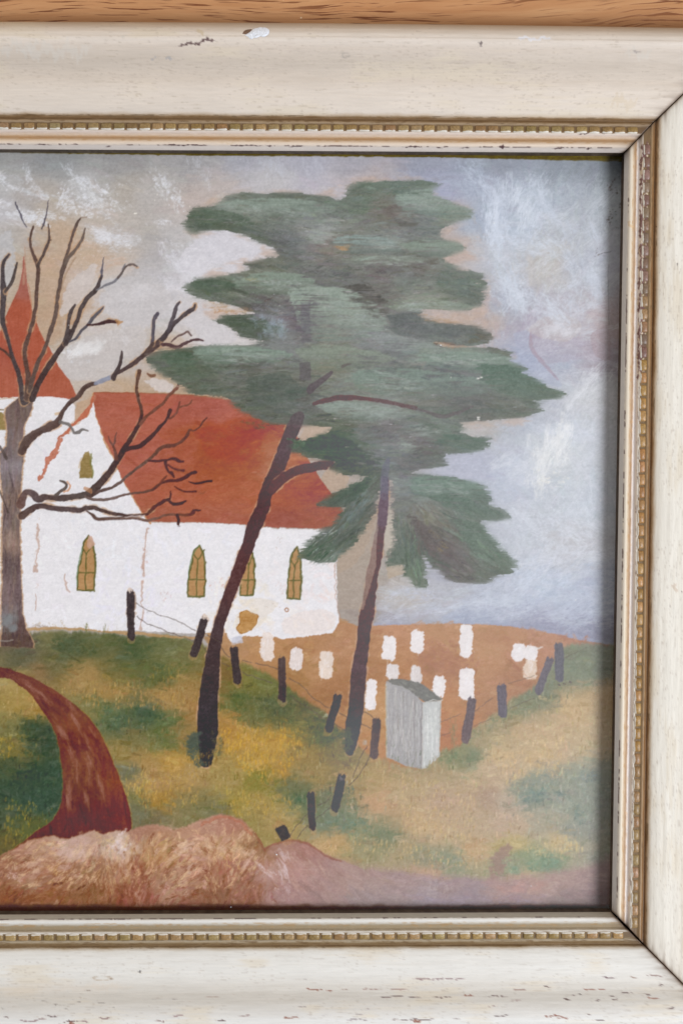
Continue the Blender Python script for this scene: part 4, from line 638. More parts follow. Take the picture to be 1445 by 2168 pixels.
GN = (128, 142, 130); DK = (82, 96, 84); DB = (92, 88, 82)
for pts, c, a, u in (
    ([(452,434),(500,424),(620,420),(700,436),(690,452),(560,456),(470,446)], (128,143,130), .8, None),
    ([(840,412),(880,402),(925,402),(965,424),(1000,446),(960,462),(880,452),(838,436)], (128,146,132), .8, (98,114,106)),
    ([(700,510),(740,498),(800,500),(842,516),(846,532),(800,538),(730,534)], (126,142,136), .85, (92,100,94)),
    ([(850,516),(900,508),(960,514),(988,526),(950,542),(880,540)], (124,140,124), .75, (96,106,98)),
    ([(720,545),(800,540),(930,548),(960,560),(860,566),(740,562)], (122,130,116), .6, None),
    ([(500,592),(560,576),(640,582),(668,600),(640,622),(560,624),(500,612)], (122,138,122), .75, (94,104,92)),
    ([(610,612),(700,606),(780,630),(806,662),(812,700),(760,716),(680,722),(640,700),(620,650)], (134,148,134), .85, (112,124,116)),
    ([(720,606),(770,602),(812,628),(822,672),(806,668),(790,640),(760,622)], (84,80,74), .75, None),
    ([(800,645),(880,634),(960,640),(1010,650),(960,664),(860,662)], (124,138,118), .75, None),
    ([(820,668),(900,660),(980,690),(1040,706),(1000,730),(900,720),(830,704)], (92,100,98), .6, None),
    ([(405,742),(470,734),(560,736),(620,750),(560,772),(470,770),(420,758)], (120,140,124), .75, (92,108,94)),
    ([(620,738),(700,730),(780,742),(840,760),(760,780),(660,784)], (124,136,118), .7, (104,112,98)),
    ([(745,790),(800,776),(900,784),(1010,800),(1040,826),(940,846),(820,838),(760,824)], (112,132,118), .7, (96,108,98)),
    ([(880,752),(960,744),(1060,752),(1090,776),(1020,790),(920,776)], (118,138,122), .75, (94,112,102)),
    ([(760,700),(820,706),(900,726),(960,746),(900,752),(820,736)], (138,146,142), .5, None),
    ([(1010,770),(1080,774),(1140,804),(1190,834),(1120,846),(1040,824)], (84,112,92), .75, None),
    ([(665,856),(760,850),(860,872),(900,884),(820,894),(720,884)], (128,142,130), .7, (98,108,102)),
    ([(880,862),(980,862),(1100,870),(1080,884),(960,886)], (92,104,92), .6, None),
    ([(940,918),(1000,926),(1036,938),(1000,952),(930,940)], (84,110,92), .7, None),
    ([(860,1010),(940,1008),(1010,1024),(1040,1056),(960,1060),(880,1046)], (104,130,112), .7, (90,108,96)),
    ([(900,1052),(960,1046),(1040,1080),(1070,1096),(1000,1098)], (92,116,98), .7, None),
    ([(960,1096),(1020,1110),(1060,1160),(1094,1198),(1040,1214),(990,1160)], (96,118,98), .65, None),
    ([(866,1086),(900,1110),(940,1150),(984,1190),(950,1212),(920,1180),(884,1130)], (96,84,82), .65, None),
    ([(620,930),(700,920),(750,940),(790,980),(740,986),(660,962)], (60,90,64), .6, None),
    ([(700,1040),(760,1010),(784,1016),(750,1060),(690,1078)], (66,92,72), .6, None),
    ([(520,800),(600,790),(640,830),(600,880),(540,860)], (86,98,88), .5, None),
    ([(340,750),(400,746),(420,790),(380,800)], (84,108,86), .6, None),
    ([(396,456),(450,440),(520,460),(560,494),(500,486),(430,484)], (82,104,84), .5, None),
    ([(400,600),(450,592),(500,602),(470,622),(420,618)], (80,102,82), .55, None),
    ([(460,668),(530,668),(600,700),(560,722),(500,700)], (78,98,78), .5, None)):
    lobe(pts, c, a, u)
# warm bare streaks between the tiers
for pts in ([(430,636),(480,644),(530,652),(520,668),(470,664)],[(880,664),(940,668),(1010,682),(960,688),(900,680)],[(910,724),(960,730),(1000,736),(960,738)],[(700,524),(740,518),(730,532)]):
    strokes(pts, np.array((172,138,104)), 24, 22, 5, 4, .6, .55, 8, 0, angj=8)
def lights(pts, col, n, ang=4, L=40, Wd=7, a=.62): strokes(pts, np.array(col, np.float32), n, L, Wd, ang, a, .6, 7, 0, clip=lo, angj=8, relief=.7)
LG = (150,158,151)
for pts, n in (([(470,428),(560,436),(660,442),(650,455),(540,450),(475,445)],26),([(850,425),(905,412),(960,432),(990,450),(930,450),(860,440)],30),([(650,498),(700,480),(700,505),(665,520)],14),([(780,510),(845,512),(848,530),(800,525)],14),([(740,540),(880,545),(960,552),(860,562),(760,560)],22),([(520,590),(640,595),(700,620),(640,630),(560,612)],40),
               ([(670,615),(740,630),(800,665),(812,700),(740,690),(690,660)],60),([(850,640),(960,640),(970,655),(870,660)],24),([(440,740),(540,738),(580,760),(480,768)],30),([(680,850),(800,860),(880,880),(820,890),(700,870)],34),([(740,780),(850,790),(900,830),(800,830)],24),([(900,755),(1040,750),(1060,780),(960,775)],24),([(830,930),(880,945),(860,955)],10),([(870,1020),(960,1025),(990,1045),(900,1045)],16),([(880,900),(930,915),(900,925)],8)):
    lights(pts, LG, n)
lights([(648,1150),(712,1100),(712,1180),(665,1190)], (200,208,200), 26, 142, 30, 3, .55); lights([(632,1180),(660,1150),(700,1150),(690,1190)], (52,80,58), 26, 142, 26, 4, .7)
lights([(730,1080),(780,1030),(790,1050),(720,1130)], (112,128,128), 16, 128); lights([(840,1100),(870,1100),(900,1230),(870,1220)], (110,134,106), 26, 80, 34, 4); lights([(960,1100),(1080,1190),(1060,1210),(960,1150)], (112,132,112), 26, 36)
DG = (80,84,84)
for pts, n, c in (([(810,430),(850,440),(840,455),(815,450)],8,(96,86,82)),([(720,610),(790,630),(800,680),(780,660),(740,630)],26,(88,86,82)),([(500,640),(590,650),(560,665),(500,655)],16,(90,86,86)),([(620,640),(670,640),(665,720),(640,720)],22,(100,94,102)),([(760,560),(880,555),(870,572),(770,575)],12,(104,98,98)),([(520,556),(570,560),(560,572),(520,570)],8,(84,90,82)),([(880,775),(970,770),(1000,800),(940,830),(900,810)],30,(92,98,98)),([(700,740),(850,770),(880,800),(780,790)],16,(96,100,98)),([(500,760),(560,765),(550,790),(510,780)],10,(92,92,84)),([(700,810),(640,840),(600,860),(560,840)],20,(86,98,88)),([(790,905),(860,920),(840,935),(790,925)],12,(98,94,96)),([(880,1100),(910,1140),(975,1185),(960,1200),(920,1190),(895,1150)],44,(98,86,84)),([(960,840),(1040,850),(1000,870)],10,(90,92,90)),([(660,570),(700,520),(720,540)],6,(112,104,98)),([(890,560),(930,560),(920,545)],8,(102,96,88)),([(930,1040),(1030,1090),(960,1080)],10,(88,104,92)),([(880,940),(920,945),(930,960),(880,965)],14,(98,90,90)),([(900,728),(990,735),(960,728)],8,(104,82,74)),([(1010,700),(1035,715),(1000,722)],8,(96,88,66))):
    strokes(pts, np.array(c, np.float32), n, 26, 7, pa, .55, .45, 6, 0, clip=lo, angj=14)
for pts in ([(450,655),(530,655),(540,665),(470,668)],[(917,722),(963,731),(1000,734),(930,728)],[(905,728),(960,732)]): 
    if len(pts) > 2: strokes(pts, np.array((178,132,96)), 12, 20, 5, 4, .6, .5, 8, 0)
strokes([(505,590),(560,590),(540,600)], np.array((160,150,112)), 10, 20, 4, 10, .5, .5, 8, 0); strokes([(900,1110),(950,1160),(930,1170)], np.array((140,124,88)), 12, 20, 5, 36, .5, .5, 8, 0)
spread = (18, 16); wisp(30, 560, 690, 585, 700, 150, 16, 7, (150,164,176), .4, .4, 30)
for _ in range(150): 
    dab(rng.normal(565, 22), rng.normal(665, 24), 2.4, 2, 0, (172,182,184), .55, .1)
for _ in range(120): dab(rng.normal(590, 34), rng.normal(495, 16), 2.2, 2, 0, (165,175,178), .45, .1)
# feathered rims: the paint is dragged sideways along the crown's edge
b = box(290, 365, 1215, 1260)
e = soften(lo[b], 6, 4); e = smooth(1 - np.abs(e - .5) * 2, .1, .8) * smooth(N_HS[b] + .5 * N_MID[b], -.35, .45)
bl = CAN[b].copy()
for k in (3, 6, 9, 13): bl = (bl * 2 + np.roll(bl, k, 1) + np.roll(bl, -k, 1)) / 4
for k in (2, 3): bl = (bl * 2 + np.roll(bl, k, 0) + np.roll(bl, -k, 0)) / 4
CAN[b] = CAN[b] * (1 - .9 * e[..., None]) + .9 * e[..., None] * bl
# trunks seen faintly through the foliage, and the branches laid over it
def again(pts, w, c, a=.6): line(pts, w, c, a, rough=1, tex=6)
fill([(633,767),(657,766),(659,806),(634,806)], (92,84,90), 1.6, 2.4, .6); fill([(636,640),(656,640),(658,724),(638,726)], (102,98,106), 3, 3, .45); again([(656,826),(663,818),(680,806),(692,797),(701,788)], [16,15,12,10,7], (92,80,86), .8); again([(724,776),(732,772),(742,770)], [6,6,3], (92,80,80), .6)
again([(664,855),(680,850),(695,847),(710,843),(741,842),(765,843),(788,846)], [6,9,10,11,11,9,8], (100,64,64), .95); again([(788,846),(819,851),(850,858),(880,864)], [8,9,9,8], (100,76,78), .9); again([(870,862),(907,873),(925,879),(942,881),(973,872),(1001,860)], [4,6,9,9,7,3], (98,88,90), .75)
again([(880,560),(900,558)], [2,3], (100,80,90), .4); again([(700,905),(640,860)], [3,2], (90,100,95), .2)
again([(813,1050),(812,1020),(816,990),(820,975)], [18,16,16,10], (106,104,120), .6); again([(596,970),(606,940),(618,910),(628,890),(634,880)], [30,29,28,28,20], (90,74,80), .7); again([(813,1052),(808,1105)], [18,22], (104,86,98), .6)
again([(666,855),(690,850)], 3, (90,60,62), .4)
line([(609,928),(622,932),(630,940),(622,946)], 5, (84,100,84), .8, rough=3)
strokes([(608,938),(640,932),(650,950),(615,955)], np.array((84,104,84)), 16, 14, 5, 5, .8, .4, 8, 0); strokes([(505,892),(560,896),(600,900),(560,908),(520,904)], np.array((92,86,64)), 20, 16, 6, 5, .6, .5, 8, 0)
strokes([(690,1070),(720,1085),(700,1112),(640,1112),(620,1100)], np.array((140,86,60)), 16, 24, 5, 5, .4, .6, 8, 0)

# ---- fence
def wire(pts, a=.75): line(pts, 1.7, (96, 82, 76), a, rough=1.6, tex=10)
for w_ in ([(288,1277),(300,1285),(318,1293),(338,1302),(356,1308),(375,1315),(395,1325),(414,1336)],[(290,1304),(303,1316),(320,1322),(338,1330),(352,1337),(370,1342),(392,1350),(412,1357)],[(438,1344),(452,1352),(470,1362)],[(430,1370),(441,1386)],[(470,1372),(478,1385),(486,1392)],[(513,1397),(532,1402)],[(540,1404),(560,1408),(580,1414),(594,1420)],[(470,1404),(485,1411)],[(512,1424),(545,1436),(576,1446)],[(612,1436),(640,1452),(660,1475),(690,1496),(712,1502)],[(614,1473),(632,1487),(655,1500),(680,1518),(690,1522)],[(716,1508),(735,1520),(738,1528)],[(706,1530),(730,1545),(745,1545)],[(764,1505),(780,1512),(800,1525)],[(760,1530),(785,1542)],[(786,1590),(770,1625),(752,1650),(738,1662)],[(776,1580),(764,1600),(745,1650)],[(700,1684),(688,1698),(672,1705)],[(700,1708),(680,1725),(668,1734)],[(652,1722),(636,1738),(616,1766)],[(650,1748),(636,1766),(630,1776)],
           [(932,1528),(950,1522),(975,1512)],[(934,1556),(952,1552)],[(1004,1505),(1018,1496),(1030,1486),(1042,1478)],[(1002,1538),(1018,1530),(1040,1522)],[(1075,1448),(1100,1440),(1130,1430)],[(1078,1500),(1100,1490),(1130,1478)],[(1190,1395),(1240,1370)]): wire(w_, .75 if w_[0][0] < 800 else .45)
for p in ((312,1296),(340,1304),(370,1313),(318,1325),(350,1337),(372,1344),(385,1322)): dab(*p, 5, 4, 40, (100,90,88), .6, .3)
def post(x0, y0, x1, y1, w, c=(64, 54, 58), c2=None):
    d = math.hypot(x1 - x0, y1 - y0); ux, uy = (x1 - x0) / d, (y1 - y0) / d; nx, ny = -uy, ux
    def q(t, s): return (x0 + ux * d * t + nx * s * w / 2, y0 + uy * d * t + ny * s * w / 2)
    if x0 < 900: line([(x0, y0), (x1, y1)], w, (184, 140, 100), .35, rough=3)
    j = lambda v: rng.uniform(-v, v)
    pts = [q(.02 + j(.02), 1), q(-.02 + j(.02), .55), q(.02, .2), q(-.03 + j(.02), -.3), q(.01 + j(.02), -.85), q(.3, -.95 + j(.1)), q(.6, -.9 + j(.15)), q(.9, -.95), q(1 + j(.02), -.7), q(1.02, -.1), q(.98 + j(.03), .5), q(.94 + j(.03), .9), q(.6, .95 + j(.1)), q(.3, .9 + j(.1))]
    c2 = c2 or c
    b, m = poly_mask(pts, 1.5, 1.5); t = np.clip((_yy[b[0]] - y0) / max(1, y1 - y0), 0, 1)[:, None, None]
    lay(b, m * .97, np.array(c, np.float32) * (1 - t) + np.array(c2, np.float32) * t + 7 * (N_VS[b] + N_FINE[b])[..., None], .5)
    ang = math.degrees(math.atan2(uy, ux))
    for i in range(14): xx, yy = q(rng.random(), rng.uniform(-.7, .7)); dab(xx, yy, 20, 2.6, ang, np.array(c) + rng.choice((-14, 16)), .5, .5)
    for i in range(5): xx, yy = q(rng.uniform(-.03, .02), rng.uniform(-.8, .8)); dab(xx, yy, 8, 2.5, ang, c, .8, .3)
line([(283,1255),(287,1268),(285,1290)], 5, (150,120,100), .6, rough=2)
post(277,1254,278,1355,18); post(433,1311,409,1390,18); post(495,1370,503,1448,19); post(597,1392,597,1485,18,(82,66,66),(60,48,54)); post(716,1471,694,1550,19,(72,64,68)); post(798,1522,790,1606,20,(84,70,72),(98,82,80)); post(724,1641,707,1717,20,(74,68,74)); post(658,1678,661,1758,17,(72,58,66)); post(592,1750,606,1777,25,(66,60,62))
H_ = (104, 94, 98)
post(1000,1478,983,1572,20,(98,86,92),(104,86,88)); post(1061,1450,1063,1519,20,(98,90,100)); post(1165,1393,1136,1470,18,(102,94,102)); post(1182,1362,1183,1443,19,(100,96,104))
strokes([(950,1520),(965,1520),(970,1570),(955,1575)], np.array((130,122,88)), 24, 18, 4, 90, .6, .4, 8, 0, angj=8)
for p in ((1194,1448),(1206,1444),(1183,1450)): dab(*p, 6, 5, 30, (84,72,62), .8, .1)
strokes([(735,1665),(750,1665),(745,1690),(728,1690)], np.array((88,104,90)), 14, 12, 4, 120, .6, .4, 8, 0, angj=40)
spread = (4, 4); wisp(8, 682, 1505, 690, 1518, 30, 7, 4, (190,192,170), .7); wisp(6, 720, 1648, 728, 1655, 95, 10, 2.5, (190,190,195), .7)

b = box(X0, 1900, X1, Y1); t = smooth(_yy[b[0]][:, None] + 5 * N_MID[b] + 2 * N_HS[b], 1912, 1922) * .8
lay(b, t, np.array((92, 54, 38), np.float32))  # brown foot edge, with the lip's shade painted in
xe = [-600, 0, 150, 430, 880, 1240, 1345]; ye = [322, 323, 326, 330, 333, 341, 343]
b = box(X0, Y0, X1, 352); lim = np.interp(_xx[b[1]], xe, ye)[None, :] + 1.5 * N_ISO[b]
lay(b, np.clip(lim - _yy[b[0]][:, None], 0, 1), np.array((100, 86, 36), np.float32) + 10 * (N_HS[b] + N_FINE[b])[..., None])  # olive strip: the rail wall's reflection in the glass, painted on the board
for _ in range(46):
    x, y, s = ((1296, 392, 7), (1303, 408, 6), (1292, 396, 4), (1306, 480, 5), (1290, 466, 4), (1262, 537, 3), (1300, 440, 9))[rng.integers(7)]
    dab(rng.normal(x, s), rng.normal(y, s * 1.4), rng.uniform(3, 8), 3, rng.uniform(0, 180), (84, 72, 66), .6, .4)
line([(1264,540),(1292,532)], 1.2, (90,84,84), .7); line([(1287,560),(1286,600),(1288,690)], 1.6, (120,116,116), .4); line([(1284,700),(1286,900),(1283,1300)], 1.5, (150,150,152), .25)

# ---- overall weave and the cream flecks of lost paint
CAN += (3.5 * N_GRAIN + 3.5 * vnoise(PW, PH, 4, 2.2, 77) + 3 * vnoise(PW, PH, 9, 6, 78, 2) + 2.5 * N_FINE)[..., None]
for x, y, l in ((1018,799,9),(1011,801,4),(1012,884,4),(1012,888,4),(287,452,4),(126,454,3),(328,424,2.5),(402,437,2.5),(333,412,2.5),(954,799,2.5),(1270,1060,3),(1218,1270,2.5)):
    dab(x, y, l + 2, 4, 0, (232,228,220), 1, 0, 2, 1.5)
gx_ = _xx[None, :]; gy_ = _yy[:, None]
hz = .012 + (.115 * smooth(gx_ + 90 * WARP_X, 380, 1080) * (.7 + .3 * smooth(gy_, 380, 900))) * (gy_ < 1915) * (gy_ > np.interp(_xx, xe, ye)[None, :])
hz = (hz * smooth(1310 - gx_, 0, 30)).astype(np.float32)[..., None]
CAN[:] = CAN * (1 - hz) + hz * np.array((212, 213, 217), np.float32)
np.clip(CAN, 8, 245, out=CAN)
# ---------------------------------------------------------------- node helpers
def mat(name):
    m = bpy.data.materials.new(name); m.use_nodes = True
    nt = m.node_tree; nt.nodes.clear()
    out = nt.nodes.new('ShaderNodeOutputMaterial')
    def N(t, **k):
        n = nt.nodes.new(t)
        for a, v in k.items():
            if a in n.inputs.keys() if hasattr(n.inputs, 'keys') else False: n.inputs[a].default_value = v
            else: setattr(n, a, v)
        return n
    def Lk(a, b): nt.links.new(a, b)
    return m, nt, out, N, Lk

def ramp(N, pts, interp='LINEAR'):
    r = N('ShaderNodeValToRGB'); r.color_ramp.interpolation = interp
    e = r.color_ramp.elements
    while len(e) < len(pts): e.new(0.5)
    for i, (p, c) in enumerate(pts):
        e[i].position = p; e[i].color = (tuple(lin(c)) + (1,)) if not np.isscalar(c) else (c, c, c, 1)
    return r

def noise(N, Lk, vec, scale, detail=4, rough=.55, sc=(1, 1, 1), rot=(0, 0, 0)):
    mp = N('ShaderNodeMapping'); mp.inputs['Scale'].default_value = sc; mp.inputs['Rotation'].default_value = rot
    Lk(vec, mp.inputs['Vector'])
    n = N('ShaderNodeTexNoise'); n.inputs['Scale'].default_value = scale; n.inputs['Detail'].default_value = detail; n.inputs['Roughness'].default_value = rough
    Lk(mp.outputs[0], n.inputs['Vector'])
    return n

def mixc(N, Lk, f, a, b, mode='MIX'):
    m = N('ShaderNodeMix'); m.data_type = 'RGBA'; m.blend_type = mode
    for s, v in ((m.inputs[0], f), (m.inputs[6], a), (m.inputs[7], b)):
        if hasattr(v, 'is_linked') or isinstance(v, bpy.types.NodeSocket): Lk(v, s)
        elif isinstance(v, (int, float)): s.default_value = v
        else: s.default_value = tuple(v)
    return m.outputs[2]

def maths(N, Lk, op, a, b=0.0, clamp=False):
    m = N('ShaderNodeMath'); m.operation = op; m.use_clamp = clamp
    for s, v in ((m.inputs[0], a), (m.inputs[1], b)):
        if isinstance(v, bpy.types.NodeSocket): Lk(v, s)
        else: s.default_value = v
    return m.outputs[0]

# oiled oak of the table
def wood_material():
    m, nt, out, N, Lk = mat('oiled oak')
    tc = N('ShaderNodeTexCoord'); v = tc.outputs['Object']
    big = noise(N, Lk, v, 9, 3, .5, (.55, 2.2, 1))
    dist = N('ShaderNodeMapping'); 
    add = N('ShaderNodeVectorMath'); add.operation = 'MULTIPLY_ADD'
    Lk(big.outputs['Color'], add.inputs[0]); add.inputs[1].default_value = (0, .035, 0); Lk(v, add.inputs[2])
    vv = add.outputs[0]
    fig = noise(N, Lk, vv, 60, 7, .68, (.12, 1.9, 1))
    col = ramp(N, [(.25, (158, 106, 66)), (.40, (182, 128, 84)), (.55, (194, 142, 97)), (.75, (206, 158, 112))])
    Lk(fig.outputs['Fac'], col.inputs['Fac'])
    tone = noise(N, Lk, v, 6, 2, .5, (.5, 1.5, 1))
    tr = ramp(N, [(.3, .82), (.7, 1.12)]); Lk(tone.outputs['Fac'], tr.inputs['Fac'])
    c1 = mixc(N, Lk, 1.0, col.outputs[0], tr.outputs[0], 'MULTIPLY')
    pore = noise(N, Lk, vv, 1050, 2, .55, (.04, 1, 1), (0, 0, math.radians(-2.5)))
    pr = ramp(N, [(.37, 1.0), (.42, 0.0)]); Lk(pore.outputs['Fac'], pr.inputs['Fac'])
    dens = noise(N, Lk, v, 26, 2, .5, (.5, 1.4, 1)); dr = ramp(N, [(.35, .35), (.55, 1.0)]); Lk(dens.outputs['Fac'], dr.inputs['Fac'])
    pf = maths(N, Lk, 'MULTIPLY', pr.outputs[0], dr.outputs[0])
    c2 = mixc(N, Lk, pf, c1, tuple(lin((118, 66, 34))) + (1,))
    vo = N('ShaderNodeTexVoronoi'); vo.inputs['Scale'].default_value = 95; Lk(v, vo.inputs['Vector'])
    sp = ramp(N, [(0.03, 1.0), (.055, 0.0)]); Lk(vo.outputs['Distance'], sp.inputs['Fac'])
    spk = noise(N, Lk, v, 37, 0); spr = ramp(N, [(.52, 0.0), (.56, .8)]); Lk(spk.outputs['Fac'], spr.inputs['Fac'])
    c3 = mixc(N, Lk, maths(N, Lk, 'MULTIPLY', sp.outputs[0], spr.outputs[0]), c2, tuple(lin((228, 205, 170))) + (1,))
    b = N('ShaderNodeBsdfPrincipled'); Lk(c3, b.inputs['Base Color']); b.inputs['Roughness'].default_value = .5; b.inputs['Specular IOR Level'].default_value = .35
    bp = N('ShaderNodeBump'); bp.inputs['Strength'].default_value = .35; bp.inputs['Distance'].default_value = .0003
    Lk(maths(N, Lk, 'SUBTRACT', fig.outputs['Fac'], maths(N, Lk, 'MULTIPLY', pf, 1.5)), bp.inputs['Height']); Lk(bp.outputs[0], b.inputs['Normal'])
    Lk(b.outputs[0], out.inputs[0])
    return m

# distressed cream paint of the rails: colour from the vertices, fine grain from noise
def rail_material():
    m, nt, out, N, Lk = mat('distressed cream paint')
    at_ = N('ShaderNodeAttribute'); at_.attribute_name = 'paint'
    uv = N('ShaderNodeAttribute'); uv.attribute_name = 'run'          # x along the rail, y across, in metres
    v = uv.outputs['Vector']
    g1 = noise(N, Lk, v, 900, 4, .65, (.10, 1, 1)); r1 = ramp(N, [(.25, .95), (.62, 1.02)]); Lk(g1.outputs['Fac'], r1.inputs['Fac'])
    g2 = noise(N, Lk, v, 2200, 2, .6, (.45, 1, 1)); r2 = ramp(N, [(.27, .91), (.38, 1.0)]); Lk(g2.outputs['Fac'], r2.inputs['Fac'])
    area_ = noise(N, Lk, v, 34, 3, .6, (.5, 1, 1)); ra = ramp(N, [(.42, 0.0), (.62, 1.0)]); Lk(area_.outputs['Fac'], ra.inputs['Fac'])
    c1 = mixc(N, Lk, 1.0, at_.outputs['Color'], r1.outputs[0], 'MULTIPLY')
    c2 = mixc(N, Lk, ra.outputs[0], c1, mixc(N, Lk, 1.0, c1, r2.outputs[0], 'MULTIPLY'))
    b = N('ShaderNodeBsdfPrincipled'); Lk(c2, b.inputs['Base Color'])
    rr = ramp(N, [(.3, .42), (.7, .6)]); Lk(area_.outputs['Fac'], rr.inputs['Fac']); Lk(rr.outputs[0], b.inputs['Roughness'])
    b.inputs['Specular IOR Level'].default_value = .3
    bp = N('ShaderNodeBump'); bp.inputs['Strength'].default_value = .5; bp.inputs['Distance'].default_value = .00025
    Lk(maths(N, Lk, 'ADD', g1.outputs['Fac'], maths(N, Lk, 'MULTIPLY', g2.outputs['Fac'], .5)), bp.inputs['Height']); Lk(bp.outputs[0], b.inputs['Normal'])
    Lk(b.outputs[0], out.inputs[0])
    return m

def bead_material():
    m, nt, out, N, Lk = mat('worn gilt bead')
    w = N('ShaderNodeAttribute'); w.attribute_name = 'white'
    oi = N('ShaderNodeObjectInfo'); tc = N('ShaderNodeTexCoord')
    va = N('ShaderNodeVectorMath'); va.operation = 'ADD'; Lk(tc.outputs['Object'], va.inputs[0])
    rv = N('ShaderNodeCombineXYZ'); 
    for i in range(3): Lk(maths(N, Lk, 'MULTIPLY', oi.outputs['Random'], 3.0 + i), rv.inputs[i])
    Lk(rv.outputs[0], va.inputs[1]); v = va.outputs[0]
    n = noise(N, Lk, v, 900, 3, .6); n2 = noise(N, Lk, v, 350, 2, .5)
    f = maths(N, Lk, 'ADD', w.outputs['Fac'], maths(N, Lk, 'MULTIPLY', maths(N, Lk, 'SUBTRACT', n2.outputs['Fac'], .5), 1.3))
    fr = ramp(N, [(.45, 0.0), (.56, 1.0)]); Lk(f, fr.inputs['Fac'])
    sh = ramp(N, [(.3, .72), (.7, 1.25)]); Lk(n.outputs['Fac'], sh.inputs['Fac'])
    gold = mixc(N, Lk, 1.0, oi.outputs['Color'], sh.outputs[0], 'MULTIPLY')
    c = mixc(N, Lk, fr.outputs[0], gold, tuple(lin((206, 197, 184))) + (1,))
    b = N('ShaderNodeBsdfPrincipled'); Lk(c, b.inputs['Base Color']); b.inputs['Roughness'].default_value = .38; b.inputs['Specular IOR Level'].default_value = .3
    bp = N('ShaderNodeBump'); bp.inputs['Strength'].default_value = .5; bp.inputs['Distance'].default_value = .0002; Lk(n.outputs['Fac'], bp.inputs['Height']); Lk(bp.outputs[0], b.inputs['Normal'])
    Lk(b.outputs[0], out.inputs[0])
    return m

def picture_material():
    m, nt, out, N, Lk = mat('gouache on board')
    a = N('ShaderNodeAttribute'); a.attribute_name = 'pigment'
    tc = N('ShaderNodeTexCoord'); g = noise(N, Lk, tc.outputs['Object'], 2600, 3, .7); r = ramp(N, [(.3, .96), (.7, 1.035)]); Lk(g.outputs['Fac'], r.inputs['Fac'])
    b = N('ShaderNodeBsdfPrincipled'); Lk(mixc(N, Lk, 1.0, a.outputs['Color'], r.outputs[0], 'MULTIPLY'), b.inputs['Base Color'])
    b.inputs['Roughness'].default_value = .7; b.inputs['Specular IOR Level'].default_value = .15
    Lk(b.outputs[0], out.inputs[0])
    return m

def glass_material():
    m, nt, out, N, Lk = mat('dusty picture glass')
    tr = N('ShaderNodeBsdfTransparent'); tr.inputs[0].default_value = (.985, .99, .985, 1)
    gl = N('ShaderNodeBsdfGlossy'); gl.inputs['Roughness'].default_value = .02
    fr = N('ShaderNodeFresnel'); fr.inputs['IOR'].default_value = 1.5
    mx = N('ShaderNodeMixShader'); Lk(fr.outputs[0], mx.inputs[0]); Lk(tr.outputs[0], mx.inputs[1]); Lk(gl.outputs[0], mx.inputs[2])
    film = N('ShaderNodeAttribute'); film.attribute_name = 'film'
    tc = N('ShaderNodeTexCoord'); v = tc.outputs['Object']
    vo = N('ShaderNodeTexVoronoi'); vo.inputs['Scale'].default_value = 62; Lk(v, vo.inputs['Vector'])
    rs = ramp(N, [(.010, 1.0), (.030, 0.0)]); Lk(vo.outputs['Distance'], rs.inputs['Fac'])
    sel = noise(N, Lk, v, 31, 0); rsel = ramp(N, [(.5, 0.0), (.56, .8)]); Lk(sel.outputs['Fac'], rsel.inputs['Fac'])
    f = maths(N, Lk, 'ADD', film.outputs['Fac'], maths(N, Lk, 'MULTIPLY', rs.outputs[0], rsel.outputs[0]), True)
    df = N('ShaderNodeBsdfDiffuse'); df.inputs[0].default_value = (.80, .80, .805, 1)
    m2 = N('ShaderNodeMixShader'); Lk(f, m2.inputs[0]); Lk(mx.outputs[0], m2.inputs[1]); Lk(df.outputs[0], m2.inputs[2])
    Lk(m2.outputs[0], out.inputs[0])
    return m

def plain(name, c, rough=.7, bump=0.0, scale=300, spec=.2):
    m, nt, out, N, Lk = mat(name)
    tc = N('ShaderNodeTexCoord'); n = noise(N, Lk, tc.outputs['Object'], scale, 4, .6); r = ramp(N, [(.3, .8), (.7, 1.15)]); Lk(n.outputs['Fac'], r.inputs['Fac'])
    b = N('ShaderNodeBsdfPrincipled'); Lk(mixc(N, Lk, 1.0, tuple(lin(c)) + (1,), r.outputs[0], 'MULTIPLY'), b.inputs['Base Color']); b.inputs['Roughness'].default_value = rough; b.inputs['Specular IOR Level'].default_value = spec
    if bump:
        bp = N('ShaderNodeBump'); bp.inputs['Strength'].default_value = bump; bp.inputs['Distance'].default_value = .0003; Lk(n.outputs['Fac'], bp.inputs['Height']); Lk(bp.outputs[0], b.inputs['Normal'])
    Lk(b.outputs[0], out.inputs[0])
    return m

# ---------------------------------------------------------------- mesh helpers
def grid_mesh(name, co, smooth=True):
    """co: (rows, cols, 3)"""
    r, c = co.shape[:2]
    me = bpy.data.meshes.new(name)
    me.vertices.add(r * c); me.vertices.foreach_set('co', np.ascontiguousarray(co, np.float32).ravel())
    i = np.arange(r * c, dtype=np.int32).reshape(r, c)
    f = np.stack([i[:-1, :-1], i[1:, :-1], i[1:, 1:], i[:-1, 1:]], -1).reshape(-1, 4)
    me.loops.add(f.size); me.loops.foreach_set('vertex_index', f.ravel())
    me.polygons.add(len(f)); me.polygons.foreach_set('loop_start', np.arange(0, f.size, 4, dtype=np.int32)); me.polygons.foreach_set('loop_total', np.full(len(f), 4, np.int32))
    me.polygons.foreach_set('use_smooth', np.full(len(f), smooth, bool))
    me.update(calc_edges=True)
    return me

def col_attr(me, name, rgb):
    a = me.attributes.new(name, 'FLOAT_COLOR', 'POINT')
    a.data.foreach_set('color', np.concatenate([rgb.reshape(-1, 3), np.ones((rgb.size // 3, 1))], 1).astype(np.float32).ravel())

def link(name, me, material=None, parent=None):
    o = bpy.data.objects.new(name, me); scene.collection.objects.link(o)
    if material: me.materials.append(material)
    if parent: o.parent = parent
    return o

